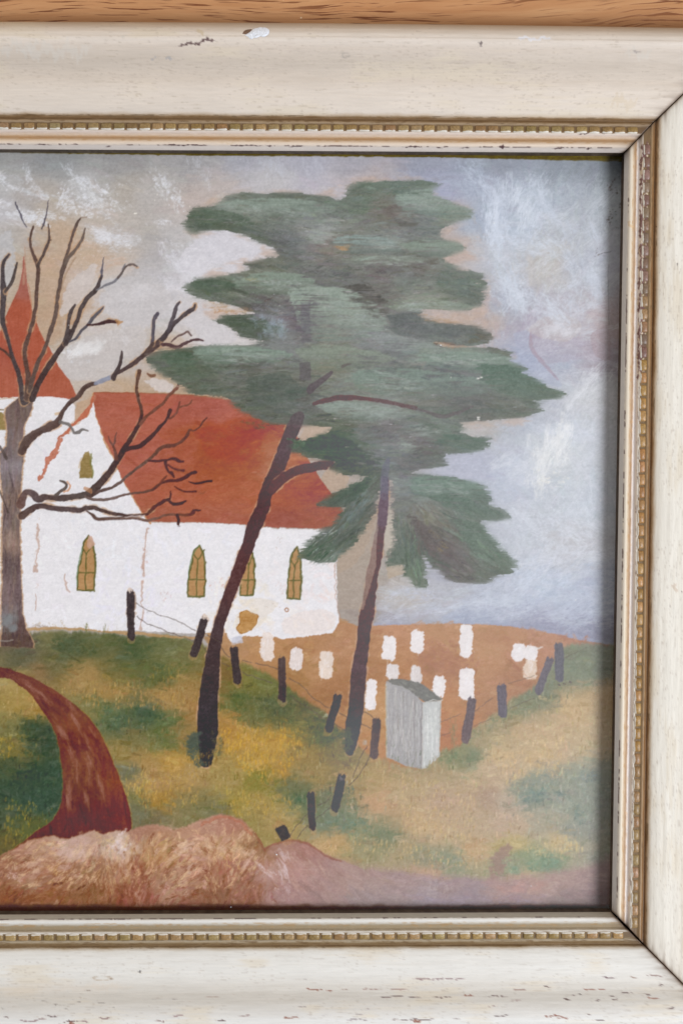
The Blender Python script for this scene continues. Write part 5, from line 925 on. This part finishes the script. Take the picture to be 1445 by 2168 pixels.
def bil(img, y, x):
    h, w = img.shape[:2]
    y = np.clip(y, 0, h - 1.001); x = np.clip(x, 0, w - 1.001)
    iy = y.astype(int); ix = x.astype(int); fy = y - iy; fx = x - ix
    if img.ndim == 3: fy = fy[..., None]; fx = fx[..., None]
    return (img[iy, ix] * (1 - fx) + img[iy, ix + 1] * fx) * (1 - fy) + (img[iy + 1, ix] * (1 - fx) + img[iy + 1, ix + 1] * fx) * fy

# ---------------------------------------------------------------- table
me = bpy.data.meshes.new('tabletop'); h = .9
me.from_pydata([(x, y, z) for z in (28 * U, 28 * U - .03) for x, y in ((-h, -h), (h, -h), (h, h), (-h, h))], [],
               [(0, 1, 2, 3), (7, 6, 5, 4), (0, 4, 5, 1), (1, 5, 6, 2), (2, 6, 7, 3), (3, 7, 4, 0)])
table = link('tabletop', me, wood_material()); table['kind'] = 'structure'; table['label'] = 'golden brown oiled oak table top under the picture'

# ---------------------------------------------------------------- the framed picture
root = bpy.data.objects.new('framed_painting', None); scene.collection.objects.link(root)
root['label'] = 'country church painting under glass in a worn cream frame lying on oak'; root['category'] = 'framed painting'

GAIN, OFFS = (0.925, 0.965, 0.990), (0.0185, 0.020, 0.025)      # how the lamps and the glass expose the board, used to work out the paint's own colour
# --- board: un-veil the colours seen through the dusty glass, then lay them on a dense sheet
def veil(X, Y):
    a = .016 + .12 * smooth(X + 60 * WARP_S(X, Y), 420, 1150) * (.72 + .28 * smooth(Y, 500, 1000)) + .012 * WARP_S(X + 300, Y)
    a = a + .045 * np.exp(-(((X - 640) / 120) ** 2 + ((Y - 860) / 150) ** 2)) + .05 * np.exp(-(((X - 840) / 110) ** 2 + ((Y - 980) / 60) ** 2)) + .03 * np.exp(-(((X - 700) / 90) ** 2 + ((Y - 1680) / 90) ** 2)) + .04 * np.exp(-(((X - 740) / 60) ** 2 + ((Y - 1570) / 60) ** 2))
    a = a + .03 * np.exp(-(((X - 30) / 30) ** 2 + ((Y - 985) / 40) ** 2)) + .03 * np.exp(-(((X - 15) / 40) ** 2 + ((Y - 1330) / 30) ** 2))
    return np.clip(a * smooth(Y, 338, 362) * smooth(1324 - X, 0, 24), .002, .2)
def WARP_S(X, Y): return bil(WARP_X, (np.asarray(Y) * .5 + 100), (np.asarray(X) * .5 + 300))
xs = np.concatenate([np.arange(-596, -20, 9.0), np.arange(-20, 1338, 1.65)]); ys = np.arange(301, 1958, 1.65)
GX, GY = np.meshgrid(xs, ys)
C = bil(CAN, GY - Y0, GX - X0); H = bil(RELIEF, GY - Y0, GX - X0)
L_ = lin(C); va = veil(GX, GY)[..., None]
L_ = np.clip((L_ - np.array(OFFS) - va * lin((229, 229, 230))) / (1 - va) / np.array(GAIN), .005, .86)
ZB = 61.0
X, Y, Z = at(GX, GY, ZB)
Z = Z + np.clip(H, -1, 3) * .22 * U
me = grid_mesh('painted_board', np.stack([X, Y, Z], -1)[::-1]); col_attr(me, 'pigment', L_[::-1])
board = link('painted_board', me, picture_material(), root)
board['label'] = 'painting of a white church, red roofs, pines and a graveyard'

# --- glass
gx = np.concatenate([np.arange(-596, 0, 24.0), np.arange(0, 1340, 6.0)]); gy = np.arange(300, 1960, 6.0)
GX, GY = np.meshgrid(gx, gy); X, Y, Z = at(GX, GY, 66.0)
me = grid_mesh('glass_pane', np.stack([X, Y, Z], -1)[::-1])
fa = me.attributes.new('film', 'FLOAT', 'POINT'); fa.data.foreach_set('value', veil(GX, GY)[::-1].astype(np.float32).ravel())
glass = link('glass_pane', me, glass_material(), root)

# --- rails
INNER = {'TL': (-600., 312.), 'TR': (1320.4, 323.5), 'BR': (1294., 1931.), 'BL': (-585., 1939.)}
def corner(c, o, horiz):
    """mitre point at distance o from the sight edge; o measured across the horizontal (top/bottom) or the upright rail"""
    x, y = INNER[c]
    q = np.interp(o, [0, 65, 125, 265], [0, 62.3, 124.6, 262]) if c in ('TR', 'TL') else np.interp(o, [0, 58, 154, 265], [0, 56, 151.5, 262])
    if not horiz: q, o = o, np.interp(o, [0, 62.3, 124.6, 262], [0, 65, 125, 265]) if c in ('TR', 'TL') else np.interp(o, [0, 56, 151.5, 262], [0, 58, 154, 265])
    else: q, o = q, o
    sx = 1 if c[1] == 'R' else -1; sy = -1 if c[0] == 'T' else 1
    return x + sx * q, y + sy * o

PROF = [(0, 95), (2, 99), (9, 109.5), (11, 112.5), (14, 114.5), (17, 115), (21, 112), (25, 105), (29, 102.5), (33, 104), (36, 108), (39, 111), (55, 111), (57, 113), (59.5, 114.2), (62, 112), (65, 108), (68, 109), (71, 114), (78, 120), (90, 125), (110, 130), (130, 133), (150, 135.5), (165, 140), (178, 147), (190, 153), (205, 158), (220, 160), (232, 161), (243, 157), (252, 150), (258, 140), (262, 126)]
PO = np.array([p[0] for p in PROF], float); PZ = np.array([p[1] for p in PROF], float)
from_o = np.concatenate([np.arange(0, 74, 1.3), np.arange(74, 235, 2.4), np.arange(235, 262.5, 1.5)])
zz = np.interp(from_o, PO, PZ)
ker = np.array([.25, .5, .25])
zz[1:-1] = np.convolve(zz, ker, 'same')[1:-1]

RGBO = [(0,(216,212,208)),(8,(218,214,210)),(10,(214,206,198)),(12,(230,220,206)),(18,(226,212,194)),(22,(206,182,150)),(25,(184,150,112)),(28,(204,182,154)),(33,(216,204,190)),(36,(226,220,214)),(40,(224,217,208)),(42,(120,96,66)),(54,(112,90,62)),(57,(166,148,122)),(60,(158,138,110)),(62.5,(138,114,82)),(66,(120,94,62)),(69,(150,124,90)),(73,(206,192,172)),(79,(228,223,214)),(125,(228,223,214)),(150,(218,211,200)),(185,(210,203,192)),(212,(218,212,203)),(226,(230,226,219)),(240,(228,223,214)),(250,(216,207,194)),(262,(196,184,166))]  # greyer mid-face and paler ridge: the moulding's shading put into the colour
def rail_canvas(n, seed, kind):
    """colours over the rail: rows = o (0.5 px), cols = s (1 px)"""
    r = np.random.default_rng(seed); Hn = 540
    o = np.arange(Hn) / 2.0
    tab = dict(RGBO)
    if kind == 'bottom':  # this rail's shaded facet and cove are put into its colours
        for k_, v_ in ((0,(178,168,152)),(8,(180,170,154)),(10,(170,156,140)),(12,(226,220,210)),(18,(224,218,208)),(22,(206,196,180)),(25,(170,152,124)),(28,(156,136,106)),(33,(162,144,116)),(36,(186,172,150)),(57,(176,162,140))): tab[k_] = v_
    if kind == 'right':  # greyer facet is painted shade; the brown bands are worn paint
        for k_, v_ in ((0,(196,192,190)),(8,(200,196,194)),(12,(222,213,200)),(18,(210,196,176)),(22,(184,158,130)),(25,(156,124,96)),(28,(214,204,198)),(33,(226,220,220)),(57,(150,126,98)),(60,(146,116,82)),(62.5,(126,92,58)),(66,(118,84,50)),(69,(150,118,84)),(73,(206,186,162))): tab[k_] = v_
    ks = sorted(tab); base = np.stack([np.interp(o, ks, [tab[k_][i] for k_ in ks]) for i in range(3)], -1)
    st = vnoise(n, Hn, 60, 5, seed + 1, 3); st2 = vnoise(n, Hn, 9, 4, seed + 2, 2); big = vnoise(n, Hn, 120, 80, seed + 3, 3); fine = vnoise(n, Hn, 4, 2.4, seed + 4, 2)
    # the bands wander a little, so the colour is looked up at a shifted o
    oo = np.clip(o[:, None] + 1.3 * st2 * (o[:, None] < 90) + 2.2 * vnoise(n, Hn, 40, 30, seed + 5, 2) * ((o[:, None] > 60) & (o[:, None] < 100)), 0, 269)
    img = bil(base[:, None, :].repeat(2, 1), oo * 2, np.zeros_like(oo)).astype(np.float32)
    f = (o > 72)[:, None]
    img += (f * (5 * st + 5 * big) + (~f) * 4 * st2)[..., None]
    tint = {'top': (.94, .895, .862), 'right': (1.0, .985, .965), 'bottom': (.955, .95, .95), 'left': (.95, .93, .9)}[kind]  # warm-to-cool change of the light put into each rail's colour
    img = img * np.array(tint, np.float32)
    # age stain patches on the face
    stain = smooth(big + .35 * st, .12, .7) * f * .5
    img = img * (1 - stain[..., None]) + stain[..., None] * np.array((208, 192, 168), np.float32)
    # dirt held in the cove and the groove
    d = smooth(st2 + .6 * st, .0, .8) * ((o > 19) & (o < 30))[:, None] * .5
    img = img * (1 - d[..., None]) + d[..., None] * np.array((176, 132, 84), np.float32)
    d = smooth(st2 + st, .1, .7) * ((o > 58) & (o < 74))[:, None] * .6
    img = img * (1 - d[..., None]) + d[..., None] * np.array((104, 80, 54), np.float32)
    # chipped arris beside the sight edge
    line_ = smooth(vnoise(n, Hn, 26, 900, seed + 6, 3) + .35 * vnoise(n, Hn, 5, 900, seed + 7), .02 if kind == 'right' else .12, .22)
    k = np.exp(-((o[:, None] - 10.3 - .5 * st2) / (.8 + .5 * (st2 > .3))) ** 2) * line_
    img = img * (1 - k[..., None]) + k[..., None] * np.array((74, 50, 48), np.float32)
    # fine open pores along the grain
    por = smooth(vnoise(n, Hn, 9, 1.5, seed + 8, 1) + .25 * fine, .58, .8) * smooth(big + .3, -.1, .5) * f * .24
    img = img * (1 - por[..., None]) + por[..., None] * np.array((140, 122, 106), np.float32)
    return img, r

def mark(img, s0, s, o, L, W, col, a=.9, r=None, tilt=0.0):
    """ragged worn mark lying along the rail"""
    r = r or np.random.default_rng(int(s * 7 + o))
    x0 = int(s - s0 - L / 2 - 4); x1 = int(s - s0 + L / 2 + 4); y0 = int((o - W * 2 - abs(tilt) * L / 2 - 2) * 2); y1 = int((o + W * 2 + abs(tilt) * L / 2 + 2) * 2)
    x0 = max(0, x0); y0 = max(0, y0); x1 = min(img.shape[1], x1); y1 = min(img.shape[0], y1)
    if x1 - x0 < 2 or y1 - y0 < 2: return
    X = np.arange(x0, x1)[None, :] - (s - s0); Y = np.arange(y0, y1)[:, None] / 2.0 - o - tilt * X
    ph = r.uniform(0, 50, 6)
    w = W / 2 * (.85 + .35 * np.sin(X / 5.3 + ph[0]) * np.sin(X / 2.1 + ph[1])) + W * .16 * np.sin(X / 1.6 + ph[2])
    off = W * .35 * np.sin(X / 7 + ph[3]) + W * .2 * np.sin(X / 2.7 + ph[4])
    m = np.clip((w * np.clip((L / 2 - np.abs(X)) / (L * .15 + 1), 0, 1) - np.abs(Y - off)) / .7 + .5, 0, 1) * a
    img[y0:y1, x0:x1] = img[y0:y1, x0:x1] * (1 - m[..., None]) + m[..., None] * np.array(col, np.float32)

RM_ = rail_material()
PURP = (96, 74, 72); RED = (140, 92, 76)
def wear_top(img, r, s0):
    Yi = lambda x: 315.5 + (x - 0) * 8 / 1320
    def mk(x, y, *a, **k): mark(img, s0, x, (Yi(x) - y) / 1.031, *a, **k)
    mk(400, 94, 46, 5, PURP, r=r, tilt=.10); mk(424, 90, 20, 7, PURP, r=r, tilt=.2); mk(438, 86, 34, 6, PURP, r=r, tilt=.05)
    mk(424, 66, 17, 9, (198, 178, 150), a=.8, r=r); mk(1017, 92, 9, 8, (120, 108, 104), r=r); mk(1018, 99, 6, 8, (150, 136, 130), r=r)
    mk(1130, 80, 80, 7, (222, 222, 230), a=.6, r=r); mk(1350, 110, 60, 16, (200, 190, 178), a=.5, r=r); mk(1320, 214, 60, 22, (206, 186, 160), a=.45, r=r); mk(1345, 105, 20, 5, (150, 138, 132), a=.6, r=r)
    mk(325, 124, 10, 8, (150, 146, 148), a=.6, r=r); mk(358, 126, 16, 8, (160, 156, 156), a=.6, r=r); mk(262, 75, 14, 5, (196, 186, 172), a=.6, r=r)
    for x, y, L, W in ((386, 307, 90, 2.2), (90, 306, 34, 1.6), (160, 306, 12, 2), (230, 310, 14, 2), (530, 308, 50, 1.8), (505, 308, 20, 1.5), (570, 308, 10, 3), (628, 310, 28, 2), (690, 310, 12, 2), (873, 311, 34, 3), (928, 312, 12, 2), (985, 313, 20, 2), (1061, 312, 12, 7), (1180, 314, 20, 2), (1245, 315, 10, 3)): mk(x, y, L, W, (66, 40, 42), r=r)
    mk(503, 273, 8, 4, (60, 45, 40), r=r); mk(1235, 282, 22, 4, (84, 62, 62), r=r); mk(1283, 281, 22, 5, (84, 62, 62), r=r); mk(480, 302, 40, 5, (205, 180, 150), a=.5, r=r)
    mk(40, 100, 90, 22, (202, 196, 188), a=.35, r=r); mk(120, 108, 160, 26, (206, 198, 188), a=.4, r=r)
    for _ in range(2000):                                        # freckles of the open grain under the ridge
        x = r.uniform(-100, 1500); c = 150 + 18 * math.sin(x / 160); y = r.normal(c - 12, 20)
        g = .30 + .4 * max(0, math.cos((x - 620) / 260)) + .3 * max(0, math.cos((x - 150) / 150))
        if r.random() < g: mk(x, y, r.uniform(2.5, 6), r.uniform(.8, 1.2), (164, 148, 132), a=.4, r=r)
    for _ in range(160): mk(r.uniform(-100, 1450), r.uniform(75, 235), r.uniform(8, 26), r.uniform(.7, 1.2), (176, 160, 140), a=.5, r=r)
    # pencil ring
    for t in np.linspace(0, 6.28, 26): mk(731 + 6.5 * math.cos(t), 117 + 5.5 * math.sin(t), 4, 1.2, (160, 148, 138), a=.7, r=r)
    for t in np.linspace(0, 6.28, 14): mk(293 + 4 * math.cos(t), 201 + 4 * math.sin(t), 3, 1.0, (176, 156, 132), a=.7, r=r)
def wear_bottom(img, r, s0):
    Yi = lambda x: 1937 - x * 5 / 1294
    def mk(x, y, *a, **k): mark(img, s0, x, y - Yi(x), *a, **k)
    for x, y, L, W, c in ((1168, 2151, 36, 3.2, RED), (1190, 2155, 26, 3.2, RED), (930, 2072.5, 110, 2.6, (140, 112, 112)), (888, 2073, 22, 2.4, (140, 112, 112)), (666, 2094.5, 42, 3, RED), (696, 2096, 16, 3, RED), (726, 2093.5, 20, 2, (150, 124, 112)), (786, 2094, 40, 2.4, (150, 118, 108)), (844, 2094, 42, 2.4, (150, 118, 108)), (815, 2112, 26, 2, PURP), (842, 2109, 28, 2, PURP), (876, 2111, 22, 2, PURP), (936, 2111, 36, 2, PURP), (990, 2108, 24, 3, RED),
                          (1288, 2070, 24, 3.4, (120, 96, 98)), (1340, 2069, 14, 3.2, (150, 126, 112)), (1385, 2066, 36, 3, (140, 112, 104)), (1245, 2094.5, 28, 3, RED), (1272, 2094.5, 16, 3, RED), (1155, 2090, 12, 3, PURP), (1198, 2116, 14, 3, PURP), (1266, 2117, 10, 4, PURP), (1300, 2115, 18, 2, PURP), (1213, 2108, 6, 3, PURP), (1227, 2105, 5, 3, (60, 48, 48)), (1295, 2108, 12, 2.4, PURP), (1325, 2103, 30, 2, PURP), (1370, 2105, 14, 2.6, PURP), (1380, 2113, 26, 2.6, RED), (1398, 2085, 10, 3, PURP), (1420, 2135, 14, 3, PURP), (1245, 2149, 5, 3, PURP), (1268, 2160, 22, 2.4, PURP),
                          (64, 2161, 44, 3, (140, 112, 112)), (88, 2156, 16, 3, (150, 124, 118)), (110, 2151, 20, 3, PURP), (150, 2162, 34, 3, PURP), (152, 2166, 12, 8, RED), (180, 2162, 14, 3, (140, 112, 112)), (222, 2155, 24, 3, (130, 96, 94)), (340, 2161, 20, 3, (130, 96, 94)), (378, 2150, 26, 3, (150, 120, 118)), (15, 2154, 8, 3, PURP), (92, 2119, 8, 3, (160, 150, 142)), (118, 2125, 8, 3, (150, 140, 132)), (168, 2120, 10, 2, (150, 140, 132)), (214, 2123, 18, 2, (160, 150, 142)), (240, 2132, 8, 2, (150, 140, 132)), (140, 2134, 12, 1.6, (160, 150, 142)), (156, 2145, 8, 2, (160, 150, 142)), (188, 2096, 10, 2.6, (140, 124, 112)), (333, 2115, 14, 2, (160, 150, 142)), (366, 2116, 14, 2, (160, 150, 142)), (4, 2135, 10, 2, (150, 140, 130)),
                          (605, 2155, 6, 6, RED), (620, 2154, 34, 2.6, RED), (755, 2158, 46, 2.4, (140, 122, 122)), (884, 2158, 80, 2.4, PURP), (882, 2160, 20, 6, RED), (834, 2158, 10, 2.4, PURP), (966, 2156, 8, 2, PURP), (782, 2134, 10, 2, (150, 130, 126)), (763, 2147, 24, 2, (160, 146, 140)), (685, 2148, 10, 2, (160, 146, 140)), (640, 2131, 24, 1.8, (160, 146, 140)), (450, 2110, 30, 2, (170, 150, 138)), (520, 2150, 26, 2.6, (150, 124, 118)), (470, 2161, 20, 3, PURP), (1050, 2109, 40, 2, PURP), (1090, 2118, 24, 2, (150, 124, 118)), (1060, 2150, 30, 2.4, PURP), (1100, 2095, 30, 2.4, (150, 118, 108)), (1040, 2131, 20, 2, (150, 124, 118))):
        mk(x, y, L, W, c, r=r)
    mk(297, 2057, 6, 5, (30, 24, 24), a=1, r=r); mk(649, 2072, 3, 3, PURP, r=r)
    for t in np.linspace(0, 6.28, 40): mk(217 + 19 * math.cos(t), 2071 + 4.5 * math.sin(t), 4, 1.1, (170, 148, 124), a=.6, r=r)
    mk(236, 2072, 8, 4, (140, 116, 96), a=.7, r=r)
    for _ in range(170):
        x = r.uniform(-150, 1550); y = 2050 + 120 * r.random() ** .7
        mk(x, y, r.uniform(3, 16), r.uniform(.8, 1.8), (180, 164, 150), a=.35, r=r)
    for _ in range(26): mk(r.uniform(0, 260), r.normal(2092, 6), r.uniform(50, 120), r.uniform(6, 12), (208, 194, 178), a=.14, r=r)
def wear_right(img, r, s0):
    Xi = lambda y: 1320.4 - (y - 323) * 26.4 / 1608
    def mk(x, y, *a, **k): mark(img, s0, y, x - Xi(y), *a, **k)
    for _ in range(1000):
        y = r.uniform(260, 2060); x = Xi(y) + r.uniform(78, 200) 
        mk(x, y, r.uniform(3, 10), r.uniform(.7, 1.4), (170, 156, 142), a=.4 * r.random() + .1, r=r)
    mk(1387, 480, 4, 4, (60, 48, 44), r=r); mk(1433, 559, 3, 3, (60, 48, 44), r=r); mk(1442, 1254, 5, 3, (70, 56, 50), r=r); mk(1417, 1283, 3, 3, (70, 56, 50), r=r); mk(1430, 1245, 20, 10, (196, 172, 150), a=.5, r=r)
    for y in (476, 1900): mk(1333, y, 18, 9, (206, 166, 118), a=.5, r=r)
    # upper part of the bead line worn through to dark primer
    for _ in range(240):
        y = r.uniform(300, 800); mk(Xi(y) + r.uniform(35, 52), y, r.uniform(8, 30), r.uniform(2, 5), (108, 76, 72) if r.random() < .7 else (208, 190, 164), a=.8, r=r)
    for _ in range(120):
        y = r.uniform(820, 1900); mk(Xi(y) + r.uniform(37, 41), y, r.uniform(3, 8), r.uniform(1, 2), (120, 96, 90), a=.7, r=r)

def arc(n0, n1, dense0, dense1, step, coarse):
    a = [] ; s = n0
    while s < n1:
        a.append(s); s += step if dense0 < s < dense1 else coarse
    a.append(n1); return np.array(a)

def make_rail(kind, seed):
    c0, c1, horiz = {'top': ('TL', 'TR', True), 'bottom': ('BL', 'BR', True), 'right': ('TR', 'BR', False), 'left': ('TL', 'BL', False)}[kind]
    s0, s1 = (-900, 1620) if horiz else (20, 2240)
    step = 2.4
    if horiz: T = (arc(-600, 1320, -30, 1320, step, 14) + 600) / 1920.0
    else: T = np.linspace(0, 1, 720 if kind == 'right' else 60)
    x0, y0 = corner(c0, from_o, horiz); x1, y1 = corner(c1, from_o, horiz)
    gap0 = gap1 = np.full(len(from_o), 1.0)
    g_br = np.interp(from_o, [0, 12, 30, 60, 75, 262], [1.2, 3.6, 3.8, 2.8, 1.1, 1.1])
    if c1 == 'BR': gap1 = g_br
    sx = np.zeros_like(gap0)
    if horiz: x0 = x0 + gap0; x1 = x1 - gap1
    else: y0 = y0 + gap0; y1 = y1 - gap1
    t = T[:, None]
    PX = x0 * (1 - t) + x1 * t; PY = y0 * (1 - t) + y1 * t
    bow = {'top': -8.6, 'bottom': 1.5, 'right': 0.0, 'left': 0.0}[kind]
    if horiz: PY = PY + bow * 4 * t * (1 - t) * (from_o / 262.0)
    img, r = rail_canvas(s1 - s0, seed, kind)
    if kind == 'top': wear_top(img, r, s0)
    if kind == 'bottom': wear_bottom(img, r, s0)
    if kind == 'right': wear_right(img, r, s0)
    S = (PX if horiz else PY) - s0
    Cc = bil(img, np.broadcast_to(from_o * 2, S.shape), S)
    # grime along the mitres
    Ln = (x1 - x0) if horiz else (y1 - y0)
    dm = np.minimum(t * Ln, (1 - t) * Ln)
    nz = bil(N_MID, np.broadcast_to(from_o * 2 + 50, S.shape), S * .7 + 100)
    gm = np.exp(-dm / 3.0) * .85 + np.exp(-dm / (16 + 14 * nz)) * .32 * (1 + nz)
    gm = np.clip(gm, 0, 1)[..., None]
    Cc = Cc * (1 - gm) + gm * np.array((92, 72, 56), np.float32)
    Zp = np.broadcast_to(zz, PX.shape) + .5 * bil(N_MID, np.broadcast_to(from_o * 2, S.shape), S * .5) * (from_o > 76)
    X, Y, Z = at(PX, PY, Zp)
    # inner wall down to the glass, outer wall down to the table
    def col(arr, v): return np.concatenate([v, arr], 1)
    rows = [np.stack([X, Y, Z], -1)]
    iw = rows[0][:, :1].copy(); pre = []
    for zv in (66.5, 74.0, 84.0, 93.5): q = iw.copy(); q[..., 2] = zv * U; pre.append(q)
    ow = rows[0][:, -1:].copy(); post_ = []
    for zv in (120, 90, 50, 28.4): q = ow.copy(); q[..., 2] = zv * U; post_.append(q)
    co = np.concatenate(pre + rows + post_, 1)
    raw = np.array((62, 46, 30), np.float32)
    wn = vnoise(len(T), 4, 3, 3, seed + 50, 1).T[..., None]
    Cp = np.broadcast_to(raw, (len(T), 4, 3)) + 16 * wn
    Cq = np.broadcast_to(Cc[:, -1:], (len(T), 4, 3))
    cc = np.concatenate([Cp, Cc, Cq], 1)
    run = np.concatenate([np.repeat(S[:, :1], 4, 1), S, np.repeat(S[:, -1:], 4, 1)], 1) * U
    oc = np.broadcast_to(np.concatenate([[-30, -22, -14, -6], from_o, [270, 300, 330, 360]]) * U, run.shape)
    # end faces along the mitre cuts
    def cap(i):
        q = co[i:i + 1].copy(); q[..., 2] = np.minimum(q[..., 2], 62 * U); return q
    co = np.concatenate([cap(0), co, cap(len(T) - 1)], 0)
    dark = np.full((1, co.shape[1], 3), 40, np.float32)
    cc = np.concatenate([dark, cc, dark], 0); run = np.concatenate([run[:1], run, run[-1:]], 0); oc = np.concatenate([oc[:1], oc, oc[-1:]], 0)
    if kind in ('top', 'left'): co, cc, run, oc = co[::-1], cc[::-1], run[::-1], oc[::-1]
    if kind in ('right',): pass
    if kind == 'left': co, cc, run, oc = co[::-1], cc[::-1], run[::-1], oc[::-1]
    me = grid_mesh('rail', co)
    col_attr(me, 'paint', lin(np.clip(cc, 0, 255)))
    rv = me.attributes.new('run', 'FLOAT_VECTOR', 'POINT'); rv.data.foreach_set('vector', np.stack([run, oc, np.zeros_like(run) + seed * .37], -1).astype(np.float32).ravel())
    o = link('rail', me, RM_, root)
    return o
rails = {k: make_rail(k, sd) for k, sd in (('top', 11), ('right', 23), ('bottom', 37), ('left', 51))}
rails['top']['label'] = 'upper rail, warm cream with a grey scratch and a chip of white plaster'
rails['right']['label'] = 'right-hand rail, its bead line worn to brown primer at the top'
rails['bottom']['label'] = 'lower rail, cool cream with reddish chips along the grain'

# --- beads: one small rounded lozenge shared by every copy
def bead_mesh():
    La, Wb, Hb = 11.7, 8.0, 4.8
    us = [-1, -.93, -.7, 0, .7, .93, 1]; ns = 9
    vs = []; wh = []
    for u in us:
        e = {1: (.55, .10), .93: (.86, .68), .7: (1, .98), 0: (1, 1)}[abs(u)]
        for j in range(ns):
            a = math.pi * j / (ns - 1)
            y = -math.cos(a) * Wb * e[0]; z = (abs(math.sin(a)) ** .75) * Hb * e[1]
            vs.append((u * La * U, y * U, z * U)); wh.append(max(0, min(1, .5 + (-y / Wb - .56) * 2.1)) * (1 if abs(u) < .95 else .3))
    fs = []
    for i in range(len(us) - 1):
        for j in range(ns - 1):
            a = i * ns + j; fs.append((a, a + ns, a + ns + 1, a + 1))
    fs.append(tuple(range(ns - 1, -1, -1))); k = (len(us) - 1) * ns; fs.append(tuple(range(k, k + ns)))
    me = bpy.data.meshes.new('bead'); me.from_pydata(vs, [], fs); me.update()
    me.polygons.foreach_set('use_smooth', np.ones(len(fs), bool))
    a = me.attributes.new('white', 'FLOAT', 'POINT'); a.data.foreach_set('value', np.array(wh, np.float32))
    me.materials.append(bead_material())
    import bmesh
    bm = bmesh.new(); bm.from_mesh(me); bmesh.ops.recalc_face_normals(bm, faces=bm.faces); bm.to_mesh(me); bm.free()
    return me
BEAD = bead_mesh()
rb = random.Random(5)
def bead(px, py, ang, length, rail, c):
    o = bpy.data.objects.new('bead', BEAD); scene.collection.objects.link(o)
    x, y, z = at(px, py, 109.0); o.location = (float(x), float(y), float(z)); o.rotation_euler = (rb.uniform(-.05, .05), 0, ang)
    o.scale = (length / 26.9 * rb.uniform(.97, 1.03), rb.uniform(.95, 1.04), rb.uniform(.9, 1.1))
    o.parent = rail
    o.color = tuple(lin(c)) + (1,)
def gaps(idx, pos, lo, hi):
    s_lo = (pos[1] - pos[0]) / (idx[1] - idx[0]); s_hi = (pos[-1] - pos[-2]) / (idx[-1] - idx[-2])
    out = []; i = idx[0]
    k0 = int((pos[0] - lo) / s_lo)
    for i in range(idx[0] - k0, idx[-1] + 80):
        p = pos[0] + (i - idx[0]) * s_lo if i < idx[0] else (pos[-1] + (i - idx[-1]) * s_hi if i > idx[-1] else float(np.interp(i, idx, pos)))
        if p > hi: break
        out.append(p)
    return out
def jit(c, d=12): 
    k = rb.uniform(-d, d); return tuple(max(10, v + k + rb.uniform(-4, 4)) for v in c)
OB = 47.2
g = gaps([0, 17, 34, 48], [21.5, 483.5, 948.5, 1323.9], -300, 1372)
for a, b_ in zip(g[:-1], g[1:]):
    x = (a + b_) / 2; y = 315.5 + x * 8 / 1320 - OB - 8.6 * 4 * ((x + 600) / 1920) * (1 - (x + 600) / 1920) * OB / 262
    bead(x, y, -.006, b_ - a, rails['top'], jit((142, 114, 74)) if x > 300 else jit((132, 108, 70)))
g = gaps([0, 14, 23, 36, 43, 49], [9.7, 385.6, 624.9, 969.5, 1157.5, 1320], -300, 1345)
for a, b_ in zip(g[:-1], g[1:]):
    x = (a + b_) / 2; y = 1937 - x * 5 / 1294 + OB + 1.5 * OB / 262
    bead(x, y, math.pi + .004, b_ - a, rails['bottom'], jit((146, 118, 76), 12))
g = gaps([0, 9, 31, 41, 58, 60], [330.5, 571.3, 1163.8, 1433, 1887, 1940], 280, 1968)
for a, b_ in zip(g[:-1], g[1:]):
    y = (a + b_) / 2; x = 1320.4 - (y - 323) * 26.4 / 1608 + OB
    if y < 760: c = jit((124, 98, 84) if rb.random() < .62 else (150, 116, 82), 10)
    elif y < 1600: c = jit((156, 118, 72), 10)
    else: c = jit((142, 112, 78), 10)
    bead(x, y, -math.pi / 2 + .0165, b_ - a, rails['right'], c)

# --- a smear of white plaster stuck on the upper rail, and bared wood beside it
def blob(name, pts, z0, th, material, parent, seed=3):
    r = random.Random(seed); P_ = spline(np.vstack([pts, pts[:1]]), 4)[:-1]
    n = len(P_); c = P_.mean(0); vs = []; fs = []
    rings = [(1.0, 0.0), (.93, .7), (.6, 1.0), (.25, 1.05)]
    for k, (s, hgt) in enumerate(rings):
        for p in P_:
            q = c + (p - c) * s + (r.uniform(-.4, .4), r.uniform(-.4, .4))
            oy = (318.8 - q[1]) / 1.032; zb = float(np.interp(oy, PO, PZ)) + .5
            x, y, z = at(q[0], q[1], zb + .15 + th * hgt * r.uniform(.75, 1.1)); vs.append((float(x), float(y), float(z)))
    x, y, z = at(c[0], c[1], float(np.interp((318.8 - c[1]) / 1.032, PO, PZ)) + th * 1.05); vs.append((float(x), float(y), float(z)))
    for k in range(len(rings) - 1):
        for i in range(n): fs.append((k * n + i, (k + 1) * n + i, (k + 1) * n + (i + 1) % n, k * n + (i + 1) % n))
    k = (len(rings) - 1) * n
    for i in range(n): fs.append((k + i, len(vs) - 1, k + (i + 1) % n))
    me = bpy.data.meshes.new(name); me.from_pydata(vs, [], fs); me.update(); me.polygons.foreach_set('use_smooth', np.ones(len(fs), bool))
    import bmesh
    bm = bmesh.new(); bm.from_mesh(me); bmesh.ops.recalc_face_normals(bm, faces=bm.faces)
    if sum(f.normal.z for f in bm.faces) < 0: bmesh.ops.reverse_faces(bm, faces=bm.faces)
    bm.to_mesh(me); bm.free()
    o = link(name, me, material, parent); return o
blob('bare_wood_chip', np.array([(513, 71), (519, 64), (532, 62), (536, 68), (524, 73)], float), 0, .3, plain('bared wood', (120, 92, 74)), rails['top'])
blob('plaster_patch', np.array([(518, 74), (528, 68), (537, 61), (552, 57.5), (566, 60), (570, 67), (566, 74), (558, 78), (550, 77), (543, 80), (536, 80), (532, 83), (526, 79)], float), 0, 1.4, plain('white plaster', (226, 226, 230), .8, .4, 1500), rails['top'])
